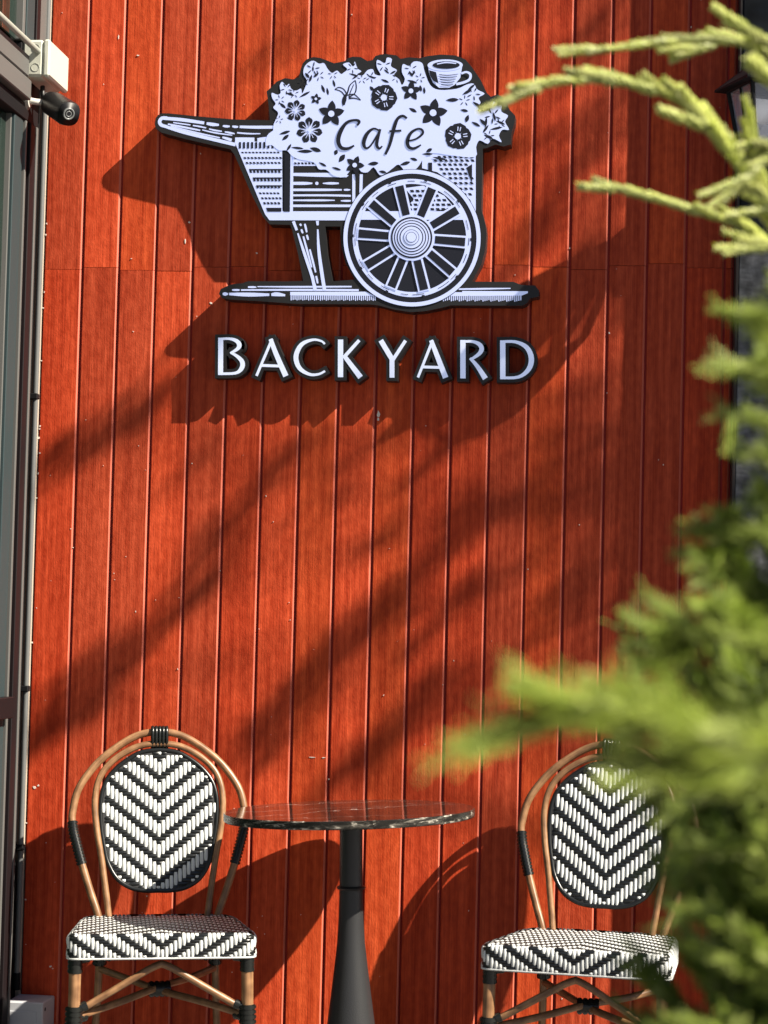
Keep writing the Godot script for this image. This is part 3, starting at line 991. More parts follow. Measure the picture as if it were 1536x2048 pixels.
func make_chair() -> Node3D:
	var ch := thing("bistro_chair", "", "chair", Vector3.ZERO, 0.0, "rattan bistro chairs with black and white weave")
	# hoops
	var half := [Vector2(0, 0.928), Vector2(0.044, 0.9225), Vector2(0.086, 0.904), Vector2(0.140, 0.866), Vector2(0.179, 0.825), Vector2(0.208, 0.779), Vector2(0.220, 0.727), Vector2(0.2205, 0.700), Vector2(0.210, 0.651), Vector2(0.195, 0.598), Vector2(0.172, 0.528), Vector2(0.148, 0.455)]
	var outer := []
	for i in range(half.size() - 1, 0, -1):
		outer.append(Vector3(-half[i].x, half[i].y, back_z(half[i].y)))
	for q in half:
		outer.append(Vector3(q.x, q.y, back_z(q.y)))
	var legl := [Vector3(-0.168, 0.0, -0.245), Vector3(-0.152, 0.22, -0.208), Vector3(-0.146, 0.38, -0.19)]
	var full := []
	full.append_array(legl)
	full.append_array(outer)
	for q in [2, 1, 0]:
		full.append(Vector3(-legl[q].x, legl[q].y, legl[q].z))
	var mb := Mb.new()
	mb.tube(smooth(full, 5), [0.0098], 12)
	part("outer_hoop", mb, M.rattan, ch)
	var ih := [Vector2(0, 0.898), Vector2(0.058, 0.890), Vector2(0.115, 0.858), Vector2(0.151, 0.815), Vector2(0.164, 0.755), Vector2(0.158, 0.682), Vector2(0.143, 0.597), Vector2(0.124, 0.463), Vector2(0.12, 0.42)]
	var inner := []
	for i in range(ih.size() - 1, 0, -1):
		inner.append(Vector3(-ih[i].x, ih[i].y, back_z(ih[i].y) + 0.003))
	for q in ih:
		inner.append(Vector3(q.x, q.y, back_z(q.y) + 0.003))
	mb = Mb.new()
	mb.tube(smooth(inner, 6), [0.0084], 12)
	part("inner_hoop", mb, M.rattan, ch)
	# bindings
	mb = Mb.new()
	for i in 5:
		var x := -0.018 + i * 0.009
		var loop := []
		for k in 17:
			var a := TAU * k / 16
			loop.append(Vector3(x, 0.9135 + cos(a) * 0.0265, back_z(0.913) + sin(a) * 0.0135))
		mb.tube(loop, [0.0049], 8, false)
	part("binding", mb, M.wrap, ch)
	for s in [-1.0, 1.0]:
		mb = Mb.new()
		var arm := []
		for q in [Vector2(0.2205, 0.703), Vector2(0.217, 0.678), Vector2(0.210, 0.651), Vector2(0.202, 0.622), Vector2(0.194, 0.595)]:
			arm.append(Vector3(s * q.x, q.y, back_z(q.y)))
		var b := bumpy(smooth(arm, 4), 0.0100, 0.0040, 13)
		mb.tube(b[0], b[1], 12)
		part("binding", mb, M.wrap, ch)
	# backrest
	var hw := [Vector2(0.0, 0.882), Vector2(0.030, 0.879), Vector2(0.058, 0.871), Vector2(0.100, 0.844), Vector2(0.130, 0.812), Vector2(0.144, 0.781), Vector2(0.149, 0.746), Vector2(0.147, 0.690), Vector2(0.139, 0.641), Vector2(0.129, 0.600), Vector2(0.105, 0.560), Vector2(0.069, 0.537), Vector2(0.03, 0.530), Vector2(0.0, 0.530)]
	var rim := []
	for q in hw:
		rim.append(q)
	for i in range(hw.size() - 2, 0, -1):
		rim.append(Vector2(-hw[i].x, hw[i].y))
	rim.append(hw[0])
	var rs := smooth(rim, 4)
	var poly := PackedVector2Array()
	for i in rs.size() - 1:
		poly.append(rs[i])
	var lean := Basis(Vector3.RIGHT, Vector3(0, 1, -0.235), Vector3(0, 0.235, 1).normalized())
	var sheet := Transform3D(Basis(Vector3(1, 0, 0), Vector3(0, 1, -0.235), Vector3(0, 0, 1)), Vector3(0, 0, back_z(0.0)))
	mb = Mb.new()
	mb.extrude(poly, -0.006, 0.002, sheet, true, true)
	var back := part("backrest", mb, M.dark_core, ch)
	mb = Mb.new()
	var rp := []
	for q in rs:
		rp.append(Vector3(q.x, q.y, back_z(q.y)))
	mb.tube(rp, [0.0062], 8, false)
	part("rim", mb, M.strand_black, back)
	var inset: Array = Geometry2D.offset_polygon(poly, -0.0065)
	var clip: PackedVector2Array = inset[0]
	var wm := Mb.new()
	var bm := Mb.new()
	var at_back := func(u: float, v: float, h: float) -> Vector3:
		var y := 0.878 - v
		return Vector3(u, y, back_z(y) + 0.002 + h)
	var in_back := func(u: float, v: float) -> bool: return Geometry2D.is_point_in_polygon(Vector2(u, 0.878 - v), clip)
	var out_back := func(_u: float, _v: float) -> Vector3: return lean.z
	weave(wm, bm, at_back, in_back, -15, 15, 0, 43, 0.01095, 0.0086, 0.0042, out_back, 3)
	stuff(part("white_weave", wm, M.strand_white, back))
	stuff(part("black_weave", bm, M.strand_black, back))
	# seat
	var line := seat_outline()
	var dense := []
	for i in line.size() - 1:
		var seg: float = line[i].distance_to(line[i + 1])
		var m := maxi(1, int(seg / 0.008))
		for k in m:
			dense.append(line[i].lerp(line[i + 1], float(k) / m))
	var top_y := func(x: float, z: float) -> float: return 0.4665 + 0.022 * z - 0.0008 + 0.006 * (1.0 - pow(x / 0.23, 2.0)) * (1.0 - pow(z / 0.21, 2.0))
	mb = Mb.new()
	var rings := [[0.0, 0.4195], [0.0, 0.456], [0.004, 0.464], [0.012, 0.468]]
	var prev := -1
	for e in rings:
		var first := mb.v.size()
		for q in dense:
			var qq: Vector2 = q * (1.0 - e[0] / 0.2)
			var y: float = e[1] + (0.022 * qq.y if e[1] > 0.45 else 0.0)
			mb.p(Vector3(qq.x, y, qq.y), Vector3(q.x, 0.05 if e[1] < 0.46 else 0.3, q.y).normalized())
		if prev >= 0:
			for k in dense.size():
				var k2 := (k + 1) % dense.size()
				mb.quad(prev + k, prev + k2, first + k2, first + k)
		prev = first
	var mid := mb.p(Vector3(0, 0.471, 0), Vector3.UP)
	var bot := mb.p(Vector3(0, 0.4195, 0), Vector3.DOWN)
	for k in dense.size():
		var k2 := (k + 1) % dense.size()
		mb.tri(mid, prev + k, prev + k2)
		mb.tri(bot, k2, k)
	var seat := part("seat", mb, M.dark_core, ch)
	# apron weave, following the edge
	var cum := [0.0]
	for i in dense.size():
		cum.append(cum[i] + dense[i].distance_to(dense[(i + 1) % dense.size()]))
	var total: float = cum[dense.size()]
	var edge := func(u: float) -> Array:
		var s := fposmod(u, total)
		var i := 0
		var lo := 0
		var hi := dense.size()
		while hi - lo > 1:
			var md := (lo + hi) / 2
			if cum[md] <= s:
				lo = md
			else:
				hi = md
		i = lo
		var a: Vector2 = dense[i]
		var b: Vector2 = dense[(i + 1) % dense.size()]
		var d := (b - a).normalized()
		return [a.lerp(b, (s - cum[i]) / maxf(a.distance_to(b), 1e-6)), Vector2(-d.y, d.x)]
	wm = Mb.new()
	bm = Mb.new()
	var at_apron := func(u: float, v: float, h: float) -> Vector3:
		var e: Array = edge.call(u)
		var nn: Vector2 = e[1]
		if nn.dot(e[0]) < 0:
			nn = -nn
		var roll := clampf((0.013 - v) / 0.013, 0.0, 1.0)
		var q: Vector2 = e[0] + nn * (0.0012 + h - 0.010 * roll * roll)
		return Vector3(q.x, 0.4775 - v - 0.002 * (1.0 - roll) + 0.022 * e[0].y, q.y)
	var all := func(_u: float, _v: float) -> bool: return true
	var out_apron := func(u: float, _v: float) -> Vector3:
		var e: Array = edge.call(u)
		return Vector3(e[0].x, 0.02, e[0].y)
	var nc := int(total * 0.5 / 0.0102)
	weave(wm, bm, at_apron, all, -nc, nc, 0, 7, 0.0102, 0.0070, 0.0036, out_apron, 1)
	stuff(part("apron_white_weave", wm, M.strand_white, seat))
	stuff(part("apron_black_weave", bm, M.strand_black, seat))
	mb = Mb.new()
	var hem := []
	for i in dense.size() + 1:
		var q: Vector2 = dense[i % dense.size()]
		hem.append(Vector3(q.x * 1.008, 0.4195 + 0.022 * q.y - 0.001, q.y * 1.008))
	mb.tube(hem, [0.0026], 6, false)
	part("hem", mb, M.strand_white, seat)
	# top weave
	wm = Mb.new()
	bm = Mb.new()
	var op := PackedVector2Array(dense)
	var ins: Array = Geometry2D.offset_polygon(op, -0.008)
	var tclip: PackedVector2Array = ins[0]
	var at_top := func(u: float, v: float, h: float) -> Vector3:
		var z := 0.1925 - v
		return Vector3(u, top_y.call(u, z) + 0.0045 + h, z)
	var in_top := func(u: float, v: float) -> bool: return Geometry2D.is_point_in_polygon(Vector2(u, 0.1925 - v), tclip)
	var out_top := func(_u: float, _v: float) -> Vector3: return Vector3.UP
	weave(wm, bm, at_top, in_top, -22, 22, 0, 50, 0.0102, 0.0080, 0.0030, out_top, 0, 3)
	stuff(part("top_white_weave", wm, M.strand_white, seat))
	stuff(part("top_black_weave", bm, M.strand_black, seat))
	# legs, braces and their bindings
	for s in [-1.0, 1.0]:
		mb = Mb.new()
		mb.tube([Vector3(s * 0.203, 0.425, 0.178), Vector3(s * 0.206, 0.2, 0.181), Vector3(s * 0.212, 0.0, 0.186)], [0.0146, 0.0144, 0.0138], 14)
		part("leg", mb, M.rattan, ch)
		mb = Mb.new()
		var b := bumpy([Vector3(s * 0.203, 0.418, 0.178), Vector3(s * 0.2035, 0.387, 0.178)], 0.0162, 0.002, 3)
		mb.tube(b[0], b[1], 12)
		mb.tube([Vector3(s * 0.203, 0.416, 0.178), Vector3(s * 0.17, 0.417, 0.172)], [0.009, 0.006], 8)
		part("binding", mb, M.wrap, ch)
		mb = Mb.new()
		b = bumpy([Vector3(s * 0.2045, 0.309, 0.180), Vector3(s * 0.2055, 0.262, 0.181)], 0.0158, 0.0056, 4)
		mb.tube(b[0], b[1], 14)
		b = bumpy([Vector3(s * 0.199, 0.300, 0.179), Vector3(s * 0.174, 0.312, 0.176)], 0.0092, 0.003, 2)
		mb.tube(b[0], b[1], 10)
		b = bumpy([Vector3(s * 0.198, 0.278, 0.174), Vector3(s * 0.178, 0.281, 0.150)], 0.0105, 0.002, 2)
		mb.tube(b[0], b[1], 10)
		part("binding", mb, M.wrap, ch)
		mb = Mb.new()
		b = bumpy([Vector3(s * 0.147, 0.418, -0.188), Vector3(s * 0.146, 0.345, -0.192)], 0.0145, 0.004, 6)
		mb.tube(b[0], b[1], 12)
		for k in 4:
			mb.tube([Vector3(s * (0.135 - k * 0.012), 0.352 + k * 0.006, -0.186), Vector3(s * (0.128 - k * 0.021), 0.416, -0.17 + k * 0.01)], [0.006, 0.0045], 6)
		part("binding", mb, M.wrap, ch)
		mb = Mb.new()
		mb.tube(smooth([Vector3(s * 0.197, 0.284, 0.172), Vector3(s * 0.1, 0.300, 0.085), Vector3(0, 0.318 - s * 0.004, 0.0), Vector3(-s * 0.075, 0.326, -0.095), Vector3(-s * 0.142, 0.336, -0.185)], 4), [0.0092], 10)
		part("cross_brace", mb, M.rattan, ch)
		mb = Mb.new()
		mb.tube(smooth([Vector3(s * 0.197, 0.296, 0.176), Vector3(s * 0.10, 0.352, 0.174), Vector3(s * 0.028, 0.394, 0.172), Vector3(-s * 0.002, 0.406, 0.171)], 4), [0.0086], 10)
		part("front_brace", mb, M.rattan, ch)
	mb = Mb.new()
	var cb := bumpy([Vector3(-0.026, 0.317, 0.004), Vector3(0.026, 0.317, -0.004)], 0.0165, 0.004, 4)
	mb.tube(cb[0], cb[1], 12)
	part("binding", mb, M.wrap, ch)
	return ch

func chairs() -> void:
	var a := make_chair()
	var b := a.duplicate()
	b.name = numbered("bistro_chair")
	add_child(b)
	a.set_meta("label", "bistro chair with striped weave left of the marble table")
	b.set_meta("label", "bistro chair right of the table, partly hidden by the green bush")
	a.position = Vector3(-1.158, -0.006, 0.406)
	a.rotation = Vector3(0, deg_to_rad(14.0), deg_to_rad(0.9))
	b.position = Vector3(-0.114, -0.002, 0.401)
	b.rotation = Vector3(0, deg_to_rad(-8.5), deg_to_rad(0.3))

# ---------------------------------------------------------------- table
func table() -> void:
	var t := thing("bistro_table", "round black marble bistro table on a black bottle-shaped pedestal", "table", Vector3(-0.688, -0.009, 0.352))
	t.rotation.z = deg_to_rad(1.4)
	var m := Mb.new()
	var r := 0.309
	var y1 := 0.768
	var seg := 96
	var tiltb := Basis(Vector3.BACK, deg_to_rad(1.2))
	var hub := Vector3(-0.005, y1 - 0.009, 0)
	var mid := m.p(hub + tiltb * Vector3(0, 0.009, 0), tiltb * Vector3.UP, Vector2(0.5, 0.5))
	for k in seg:
		var a := TAU * k / seg
		m.p(hub + tiltb * Vector3(cos(a) * (r - 0.0015), 0.009, -sin(a) * (r - 0.0015)), tiltb * Vector3.UP, Vector2(0.5 + cos(a) * 0.5, 0.5 + sin(a) * 0.5))
	for k in seg:
		m.tri(mid, mid + 1 + k, mid + 1 + (k + 1) % seg)
	var top := part("tabletop", m, M.marble, t)
	m = Mb.new()
	m.lathe([Vector2(0.0, -0.0115), Vector2(r - 0.002, -0.0115), Vector2(r, -0.0095), Vector2(r, 0.0072), Vector2(r - 0.0015, 0.009)], Vector3.ZERO, seg, false)
	var e := part("edge", m, M.marble_edge, top)
	e.transform = Transform3D(tiltb, hub)
	m = Mb.new()
	m.lathe([Vector2(0.0385, 0.729), Vector2(0.0395, 0.731), Vector2(0.0395, 0.753), Vector2(0.060, 0.7535), Vector2(0.062, 0.757)], Vector3.ZERO, 40, false)
	part("collar", m, M.iron, t)
	m = Mb.new()
	m.lathe([Vector2(0.0, 0.012), Vector2(0.215, 0.012), Vector2(0.215, 0.018), Vector2(0.20, 0.022), Vector2(0.12, 0.026), Vector2(0.085, 0.04), Vector2(0.074, 0.07), Vector2(0.071, 0.12), Vector2(0.066, 0.18), Vector2(0.0575, 0.255), Vector2(0.049, 0.32), Vector2(0.041, 0.385), Vector2(0.034, 0.445), Vector2(0.0305, 0.50), Vector2(0.0288, 0.56), Vector2(0.0283, 0.65), Vector2(0.0283, 0.731)], Vector3.ZERO, 48)
	part("pedestal", m, M.iron, t)
	m = Mb.new()
	m.lathe([Vector2(0.028, 0.5735), Vector2(0.0335, 0.575), Vector2(0.036, 0.5785), Vector2(0.0335, 0.582), Vector2(0.028, 0.5835)], Vector3.ZERO, 40)
	part("ring", m, M.iron, t)

# ---------------------------------------------------------------- left: glazed shopfront at right angles to the wall
func bar(called: String, lo: Vector3, hi: Vector3, m: Material, parent: Node, bev := 0.002) -> MeshInstance3D:
	var mb := Mb.new()
	mb.box((lo + hi) * 0.5, hi - lo, bev)
	return part(called, mb, m, parent)

func shopfront() -> void:
	var s := thing("glazed_shopfront", "dark framed glass shopfront at the left end of red wall", "shopfront")
	bar("corner_post", Vector3(-1.70, 0, -0.10), Vector3(-1.641, 3.4, 0.128), M.gasket, s)
	bar("corner_trim", Vector3(-1.641, 0, -0.01), Vector3(-1.6285, 3.4, 0.006), M.cream, s, 0.001)
	bar("frame", Vector3(-1.66, 0, 0.128), Vector3(-1.618, 2.50, 0.144), M.gasket, s)
	bar("frame", Vector3(-1.66, 0, 0.1442), Vector3(-1.612, 2.50, 0.157), M.alu, s)
	bar("frame", Vector3(-1.662, 0, 0.157), Vector3(-1.615, 2.50, 0.205), M.bronze, s)
	bar("frame", Vector3(-1.66, 0, 0.205), Vector3(-1.628, 2.50, 0.228), M.gasket, s)
	bar("frame", Vector3(-1.66, 0, 0.2282), Vector3(-1.618, 2.50, 0.240), M.alu, s)
	bar("frame", Vector3(-1.66, 0, 0.2402), Vector3(-1.630, 2.50, 0.2478), M.gasket, s)
	bar("frame", Vector3(-1.665, 0, 0.248), Vector3(-1.624, 2.50, 0.322), M.alu_grey, s)
	bar("frame", Vector3(-1.665, 0, 0.322), Vector3(-1.632, 2.50, 0.328), M.alu, s)
	bar("frame", Vector3(-1.70, 0, 1.30), Vector3(-1.612, 2.50, 1.38), M.bronze, s)
	bar("sill", Vector3(-1.672, 0.953, 0.2485), Vector3(-1.598, 1.007, 1.30), M.bronze, s)
	for q in [[0.08, 0.953], [1.007, 2.5]]:
		bar("pane", Vector3(-1.652, q[0], 0.3282), Vector3(-1.646, q[1], 1.30), M.glass, s, 0.0)
		bar("pane", Vector3(-1.652, q[0], 1.38), Vector3(-1.646, q[1], 2.4), M.glass, s, 0.0)
	bar("inner_frame", Vector3(-1.70, 1.007, 0.372), Vector3(-1.675, 2.5, 0.382), M.alu, s)
	# upper glazing and the transom
	bar("transom", Vector3(-1.70, 2.605, 0.27), Vector3(-1.606, 2.662, 2.4), M.alu, s, 0.003)
	bar("transom", Vector3(-1.70, 2.545, 0.265), Vector3(-1.600, 2.598, 2.4), M.alu, s, 0.003)
	bar("soffit", Vector3(-1.70, 2.50, 0.13), Vector3(-1.618, 2.543, 2.4), M.gasket, s)
	bar("soffit", Vector3(-1.70, 2.543, 0.129), Vector3(-1.630, 2.70, 0.262), M.gasket, s)
	bar("upper_frame", Vector3(-1.66, 2.705, 0.030), Vector3(-1.630, 3.4, 0.115), M.alu, s)
	bar("upper_frame", Vector3(-1.66, 2.705, 0.116), Vector3(-1.624, 3.4, 0.15), M.bronze, s)
	bar("upper_frame", Vector3(-1.66, 2.705, 0.18), Vector3(-1.622, 3.4, 0.25), M.alu_grey, s)
	bar("upper_frame", Vector3(-1.66, 2.705, 0.25), Vector3(-1.626, 3.4, 0.27), M.alu, s)
	bar("pane", Vector3(-1.650, 2.705, 0.27), Vector3(-1.645, 3.4, 2.4), M.glass, s, 0.0)
	# the room behind the glass
	bar("room_back", Vector3(-3.3, 0, -0.1), Vector3(-3.2, 3.4, 2.5), M.room, s)
	bar("room_end", Vector3(-3.2, 0, -0.1), Vector3(-1.702, 3.4, 0.0), M.room, s)
	bar("room_end", Vector3(-3.2, 0, 2.4), Vector3(-1.60, 3.4, 2.5), M.room, s)
	bar("room_ceiling", Vector3(-3.2, 3.402, -0.1), Vector3(-1.60, 3.5, 2.5), M.room, s)
	bar("room_floor", Vector3(-3.2, 0.006, 0.0), Vector3(-1.66, 0.06, 2.4), M.room, s)

	# conduit down the corner
	var c := thing("conduit_pipe", "thin grey conduit pipe running down the corner beside red wall", "pipe")
	var mb := Mb.new()
	mb.tube([Vector3(-1.629, 3.4, 0.03), Vector3(-1.630, 1.6, 0.031), Vector3(-1.630, 0.235, 0.031)], [0.0075], 12)
	part("tube", mb, M.pipe, c)
	for y in [1.80, 1.02, 0.60]:
		mb = Mb.new()
		mb.box(Vector3(-1.634, y, 0.034), Vector3(0.026, 0.016, 0.022), 0.002)
		part("clip", mb, M.gasket, c)
	mb = Mb.new()
	mb.tube([Vector3(-1.630, 0.27, 0.031), Vector3(-1.630, 0.225, 0.031)], [0.0105], 12)
	part("end_socket", mb, M.gasket, c)

	# box, feed pipe and camera
	var j := thing("junction_box", "cream plastic junction box at the top of the shopfront corner", "electrical box")
	mb = Mb.new()
	mb.box(Vector3(-1.6015, 2.659, 0.165), Vector3(0.055, 0.096, 0.185), 0.006)
	part("body", mb, M.plastic, j)
	mb = Mb.new()
	mb.box(Vector3(-1.565, 2.659, 0.165), Vector3(0.018, 0.098, 0.188), 0.005)
	part("lid", mb, M.plastic, j)
	for y in [2.634, 2.684]:
		mb = Mb.new()
		var ring_ := []
		for k in 17:
			var a := TAU * k / 16
			ring_.append(Vector3(-1.594 + cos(a) * 0.0105, y + sin(a) * 0.0105, 0.2578))
		mb.tube(ring_, [0.0009], 6, false)
		part("knockout", mb, M.plastic_dark, j)
	var fp := thing("feed_pipe", "grey conduit running along the shopfront transom into junction box", "pipe")
	mb = Mb.new()
	mb.tube([Vector3(-1.588, 2.676, 0.255), Vector3(-1.590, 2.678, 1.2), Vector3(-1.592, 2.68, 2.4)], [0.0082], 12)
	part("tube", mb, M.plastic_dark, fp)

	var k := thing("security_camera", "black bullet security camera below the cream junction box", "camera")
	var b0 := Vector3(-1.566, 2.556, 0.20)
	var b1 := Vector3(-1.486, 2.500, 0.295)
	var ax := (b1 - b0).normalized()
	var sidev := ax.cross(Vector3.UP).normalized()
	var upv := sidev.cross(ax)
	var bas := Basis(sidev, upv, -ax)
	mb = Mb.new()
	var sect := []
	for q in [[0.0, 0.020], [0.004, 0.0275], [0.012, 0.0305], [0.118, 0.0320], [0.124, 0.0300]]:
		sect.append(q)
	var firsts := []
	for q in sect:
		firsts.append(mb.v.size())
		for i in 25:
			var a := TAU * i / 24
			var rr: float = q[1] * (1.0 + 0.10 * pow(absf(sin(2.0 * a)), 2.0))
			var d := sidev * cos(a) + upv * sin(a)
			mb.p(b0 + ax * q[0] + d * rr, d)
	for qi in sect.size() - 1:
		for i in 24:
			mb.quad(firsts[qi] + i, firsts[qi + 1] + i, firsts[qi + 1] + i + 1, firsts[qi] + i + 1)
	for qi in [0, sect.size() - 1]:
		var nn := -ax if qi == 0 else ax
		var ce := mb.p(b0 + ax * (sect[qi][0] - (0.0 if qi == 0 else 0.002)), nn)
		for i in 24:
			if qi == 0:
				mb.tri(ce, firsts[qi] + i, firsts[qi] + i + 1)
			else:
				mb.tri(ce, firsts[qi] + i + 1, firsts[qi] + i)
	part("body", mb, M.cam_black, k)
	for q in [[0.0135, 0.0028, M.lens_ring], [0.0068, 0.0018, M.lens_ring]]:
		mb = Mb.new()
		var loop := []
		for i in 25:
			var a := TAU * i / 24
			loop.append(b0 + ax * 0.1235 + sidev * cos(a) * q[0] + upv * sin(a) * q[0])
		mb.tube(loop, [q[1]], 8, false)
		part("lens_ring", mb, q[2], k)
	mb = Mb.new()
	mb.tube([b0 + ax * 0.121, b0 + ax * 0.1245], [0.0105, 0.0100], 20)
	part("lens", mb, M.lens, k)
	mb = Mb.new()
	mb.tube([Vector3(-1.630, 2.553, 0.235), Vector3(-1.618, 2.553, 0.235), Vector3(-1.612, 2.553, 0.235)], [0.026, 0.026, 0.018], 20)
	mb.tube(smooth([Vector3(-1.614, 2.553, 0.235), Vector3(-1.596, 2.551, 0.226), Vector3(-1.578, 2.553, 0.212), b0 + ax * 0.004], 4), [0.0095, 0.0085], 10)
	part("mount", mb, M.cam_pale, k)
	mb = Mb.new()
	mb.tube(smooth([Vector3(-1.592, 2.600, 0.19), Vector3(-1.590, 2.585, 0.195), Vector3(-1.585, 2.57, 0.2), b0], 4), [0.0065], 8)
	part("cable", mb, M.cam_black, k)

	# grey box by the ground
	var g := thing("grey_utility_box", "small grey metal utility box low on red wall beside the left chair", "utility box")
	mb = Mb.new()
	mb.box(Vector3(-1.581, 0.105, 0.062), Vector3(0.098, 0.21, 0.116), 0.003)
	part("case", mb, M.grey_box, g)
	mb = Mb.new()
	mb.box(Vector3(-1.587, 0.098, 0.1215), Vector3(0.080, 0.178, 0.004), 0.0015)
	part("door", mb, M.grey_box, g)
	mb = Mb.new()
	mb.tube([Vector3(-1.5335, 0.190, 0.098), Vector3(-1.5312, 0.190, 0.098)], [0.005], 10)
	part("knob", mb, M.gasket, g)

# ---------------------------------------------------------------- right: dark front with a lantern
func right_front() -> void:
	var s := thing("dark_pillar", "dark slate pillar with a paler stone lower part at right end of the red wall", "pillar")
	bar("upper_slab", Vector3(0.222, 2.215, -0.1), Vector3(1.6, 3.5, 0.108), M.slate, s, 0.003)
	bar("lower_slab", Vector3(0.222, 0.0, -0.1), Vector3(1.6, 2.21, 0.104), M.stone, s, 0.003)
	bar("edge_trim", Vector3(0.2145, 0.0, -0.1), Vector3(0.2215, 3.45, 0.106), M.trim, s, 0.001)
	# wall lantern
	var l := thing("wall_lantern", "black four-sided wall lantern with a white globe on the dark pillar", "lantern", Vector3(0.272, 0.03, 0.230), deg_to_rad(24.0))
	var mb := Mb.new()
	var ye := 2.556
	# roof: four slopes with a small knob
	var e := 0.092
	var t := 0.022
	var rf := [Vector3(-e, ye, e), Vector3(e, ye, e), Vector3(e, ye, -e), Vector3(-e, ye, -e)]
	var rt := [Vector3(-t, ye + 0.062, t), Vector3(t, ye + 0.062, t), Vector3(t, ye + 0.062, -t), Vector3(-t, ye + 0.062, -t)]
	for i in 4:
		var i2 := (i + 1) % 4
		mb.face([rf[i], rf[i2], rt[i2], rt[i]], (rf[i] + rf[i2]) * Vector3(1, 0, 1) + Vector3.UP * 0.1)
		var d := Vector3.DOWN * 0.006
		mb.face([rf[i] + d, rf[i2] + d, rf[i2], rf[i]], (rf[i] + rf[i2]) * Vector3(1, 0, 1))
	mb.face([rf[0] + Vector3.DOWN * 0.006, rf[1] + Vector3.DOWN * 0.006, rf[2] + Vector3.DOWN * 0.006, rf[3] + Vector3.DOWN * 0.006], Vector3.DOWN)
	mb.lathe([Vector2(0.03, ye + 0.058), Vector2(0.03, ye + 0.066), Vector2(0.014, ye + 0.074), Vector2(0.017, ye + 0.09), Vector2(0.012, ye + 0.102), Vector2(0.0, ye + 0.106)], Vector3.ZERO, 16)
	part("roof", mb, M.lamp_iron, l)
	mb = Mb.new()
	var a := 0.066
	var b := 0.042
	var y0 := 2.385
	var tops := [Vector3(-a, ye - 0.006, a), Vector3(a, ye - 0.006, a), Vector3(a, ye - 0.006, -a), Vector3(-a, ye - 0.006, -a)]
	var bots := [Vector3(-b, y0, b), Vector3(b, y0, b), Vector3(b, y0, -b), Vector3(-b, y0, -b)]
	for i in 4:
		var i2 := (i + 1) % 4
		mb.tube([tops[i], bots[i]], [0.006], 6)
		mb.tube([tops[i], tops[i2]], [0.0055], 6)
		mb.tube([bots[i], bots[i2]], [0.0055], 6)
		mb.tube([(tops[i] + tops[i2]) * 0.5, (bots[i] + bots[i2]) * 0.5], [0.003], 6)
	mb.lathe([Vector2(0.0, y0 - 0.045), Vector2(0.01, y0 - 0.042), Vector2(0.014, y0 - 0.028), Vector2(0.03, y0 - 0.012), Vector2(0.05, y0 - 0.006), Vector2(0.05, y0)], Vector3.ZERO, 16)
	part("frame", mb, M.lamp_iron, l)
	for i in 4:
		var i2 := (i + 1) % 4
		mb = Mb.new()
		mb.face([tops[i] * Vector3(0.97, 1, 0.97), tops[i2] * Vector3(0.97, 1, 0.97), bots[i2] * Vector3(0.97, 1, 0.97), bots[i] * Vector3(0.97, 1, 0.97)], (tops[i] + tops[i2]) * Vector3(1, 0, 1))
		part("pane", mb, M.lamp_glass, l)
	mb = Mb.new()
	var prof := []
	for i in 13:
		var th := -PI / 2 + PI * i / 12
		prof.append(Vector2(cos(th) * 0.026, 2.49 + sin(th) * 0.032))
	mb.lathe(prof, Vector3.ZERO, 20)
	part("globe", mb, M.globe, l)
	mb = Mb.new()
	mb.box(Vector3(0.04, 2.45, -0.104), Vector3(0.07, 0.16, 0.014), 0.003, Basis(Vector3.UP, deg_to_rad(-22.0)))
	mb.tube(smooth([Vector3(0.02, 2.50, -0.098), Vector3(0.015, 2.45, -0.075), Vector3(0.005, 2.40, -0.06), Vector3(0.0, 2.375, -0.03), Vector3(0.0, 2.372, 0.0)], 4), [0.008], 8)
	part("bracket", mb, M.lamp_iron, l)

# ---------------------------------------------------------------- the conifer in front
func shoot_mesh(length: float, thick: float, needles: int, seed_: int) -> ArrayMesh:
	var r := RandomNumberGenerator.new()
	r.seed = seed_
	var mb := Mb.new()
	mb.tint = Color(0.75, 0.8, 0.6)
	var bend := Vector3(r.randf_range(-0.1, 0.1), 0, r.randf_range(-0.1, 0.1)) * length
	var path := []
	for i in 6:
		var s := i / 5.0
		path.append(Vector3(0, s * length, 0) + bend * s * s)
	mb.tube(path, [thick * 0.26, thick * 0.26, thick * 0.25, thick * 0.24, thick * 0.2, thick * 0.1], 5, false)
	for k in needles:
		var s := (k + r.randf()) / needles
		var base := Vector3(0, s * length, 0) + bend * s * s
		var a := k * 2.39996 + r.randf() * 0.5
		var rad := Vector3(cos(a), 0, sin(a))
		var ln: float = thick * lerpf(1.35, 0.8, s) * r.randf_range(0.8, 1.2)
		var d := (rad * 0.5 + Vector3.UP * 0.87).normalized()
		var w := Vector3(-sin(a), 0, cos(a)) * thick * 0.30
		var b0 := base + rad * thick * 0.22
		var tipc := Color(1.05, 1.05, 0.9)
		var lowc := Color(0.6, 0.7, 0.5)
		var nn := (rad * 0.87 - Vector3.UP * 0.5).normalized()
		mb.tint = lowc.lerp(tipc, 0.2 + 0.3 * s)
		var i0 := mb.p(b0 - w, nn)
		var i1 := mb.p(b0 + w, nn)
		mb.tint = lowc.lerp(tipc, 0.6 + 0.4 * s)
		var i2 := mb.p(b0 + d * ln * 0.6 + w * 0.9, nn)
		var i3 := mb.p(b0 + d * ln * 0.6 - w * 0.9, nn)
		var i4 := mb.p(b0 + d * ln, nn)
		mb.quad(i1, i0, i3, i2)
		mb.tri(i2, i3, i4)
	return mb.done()

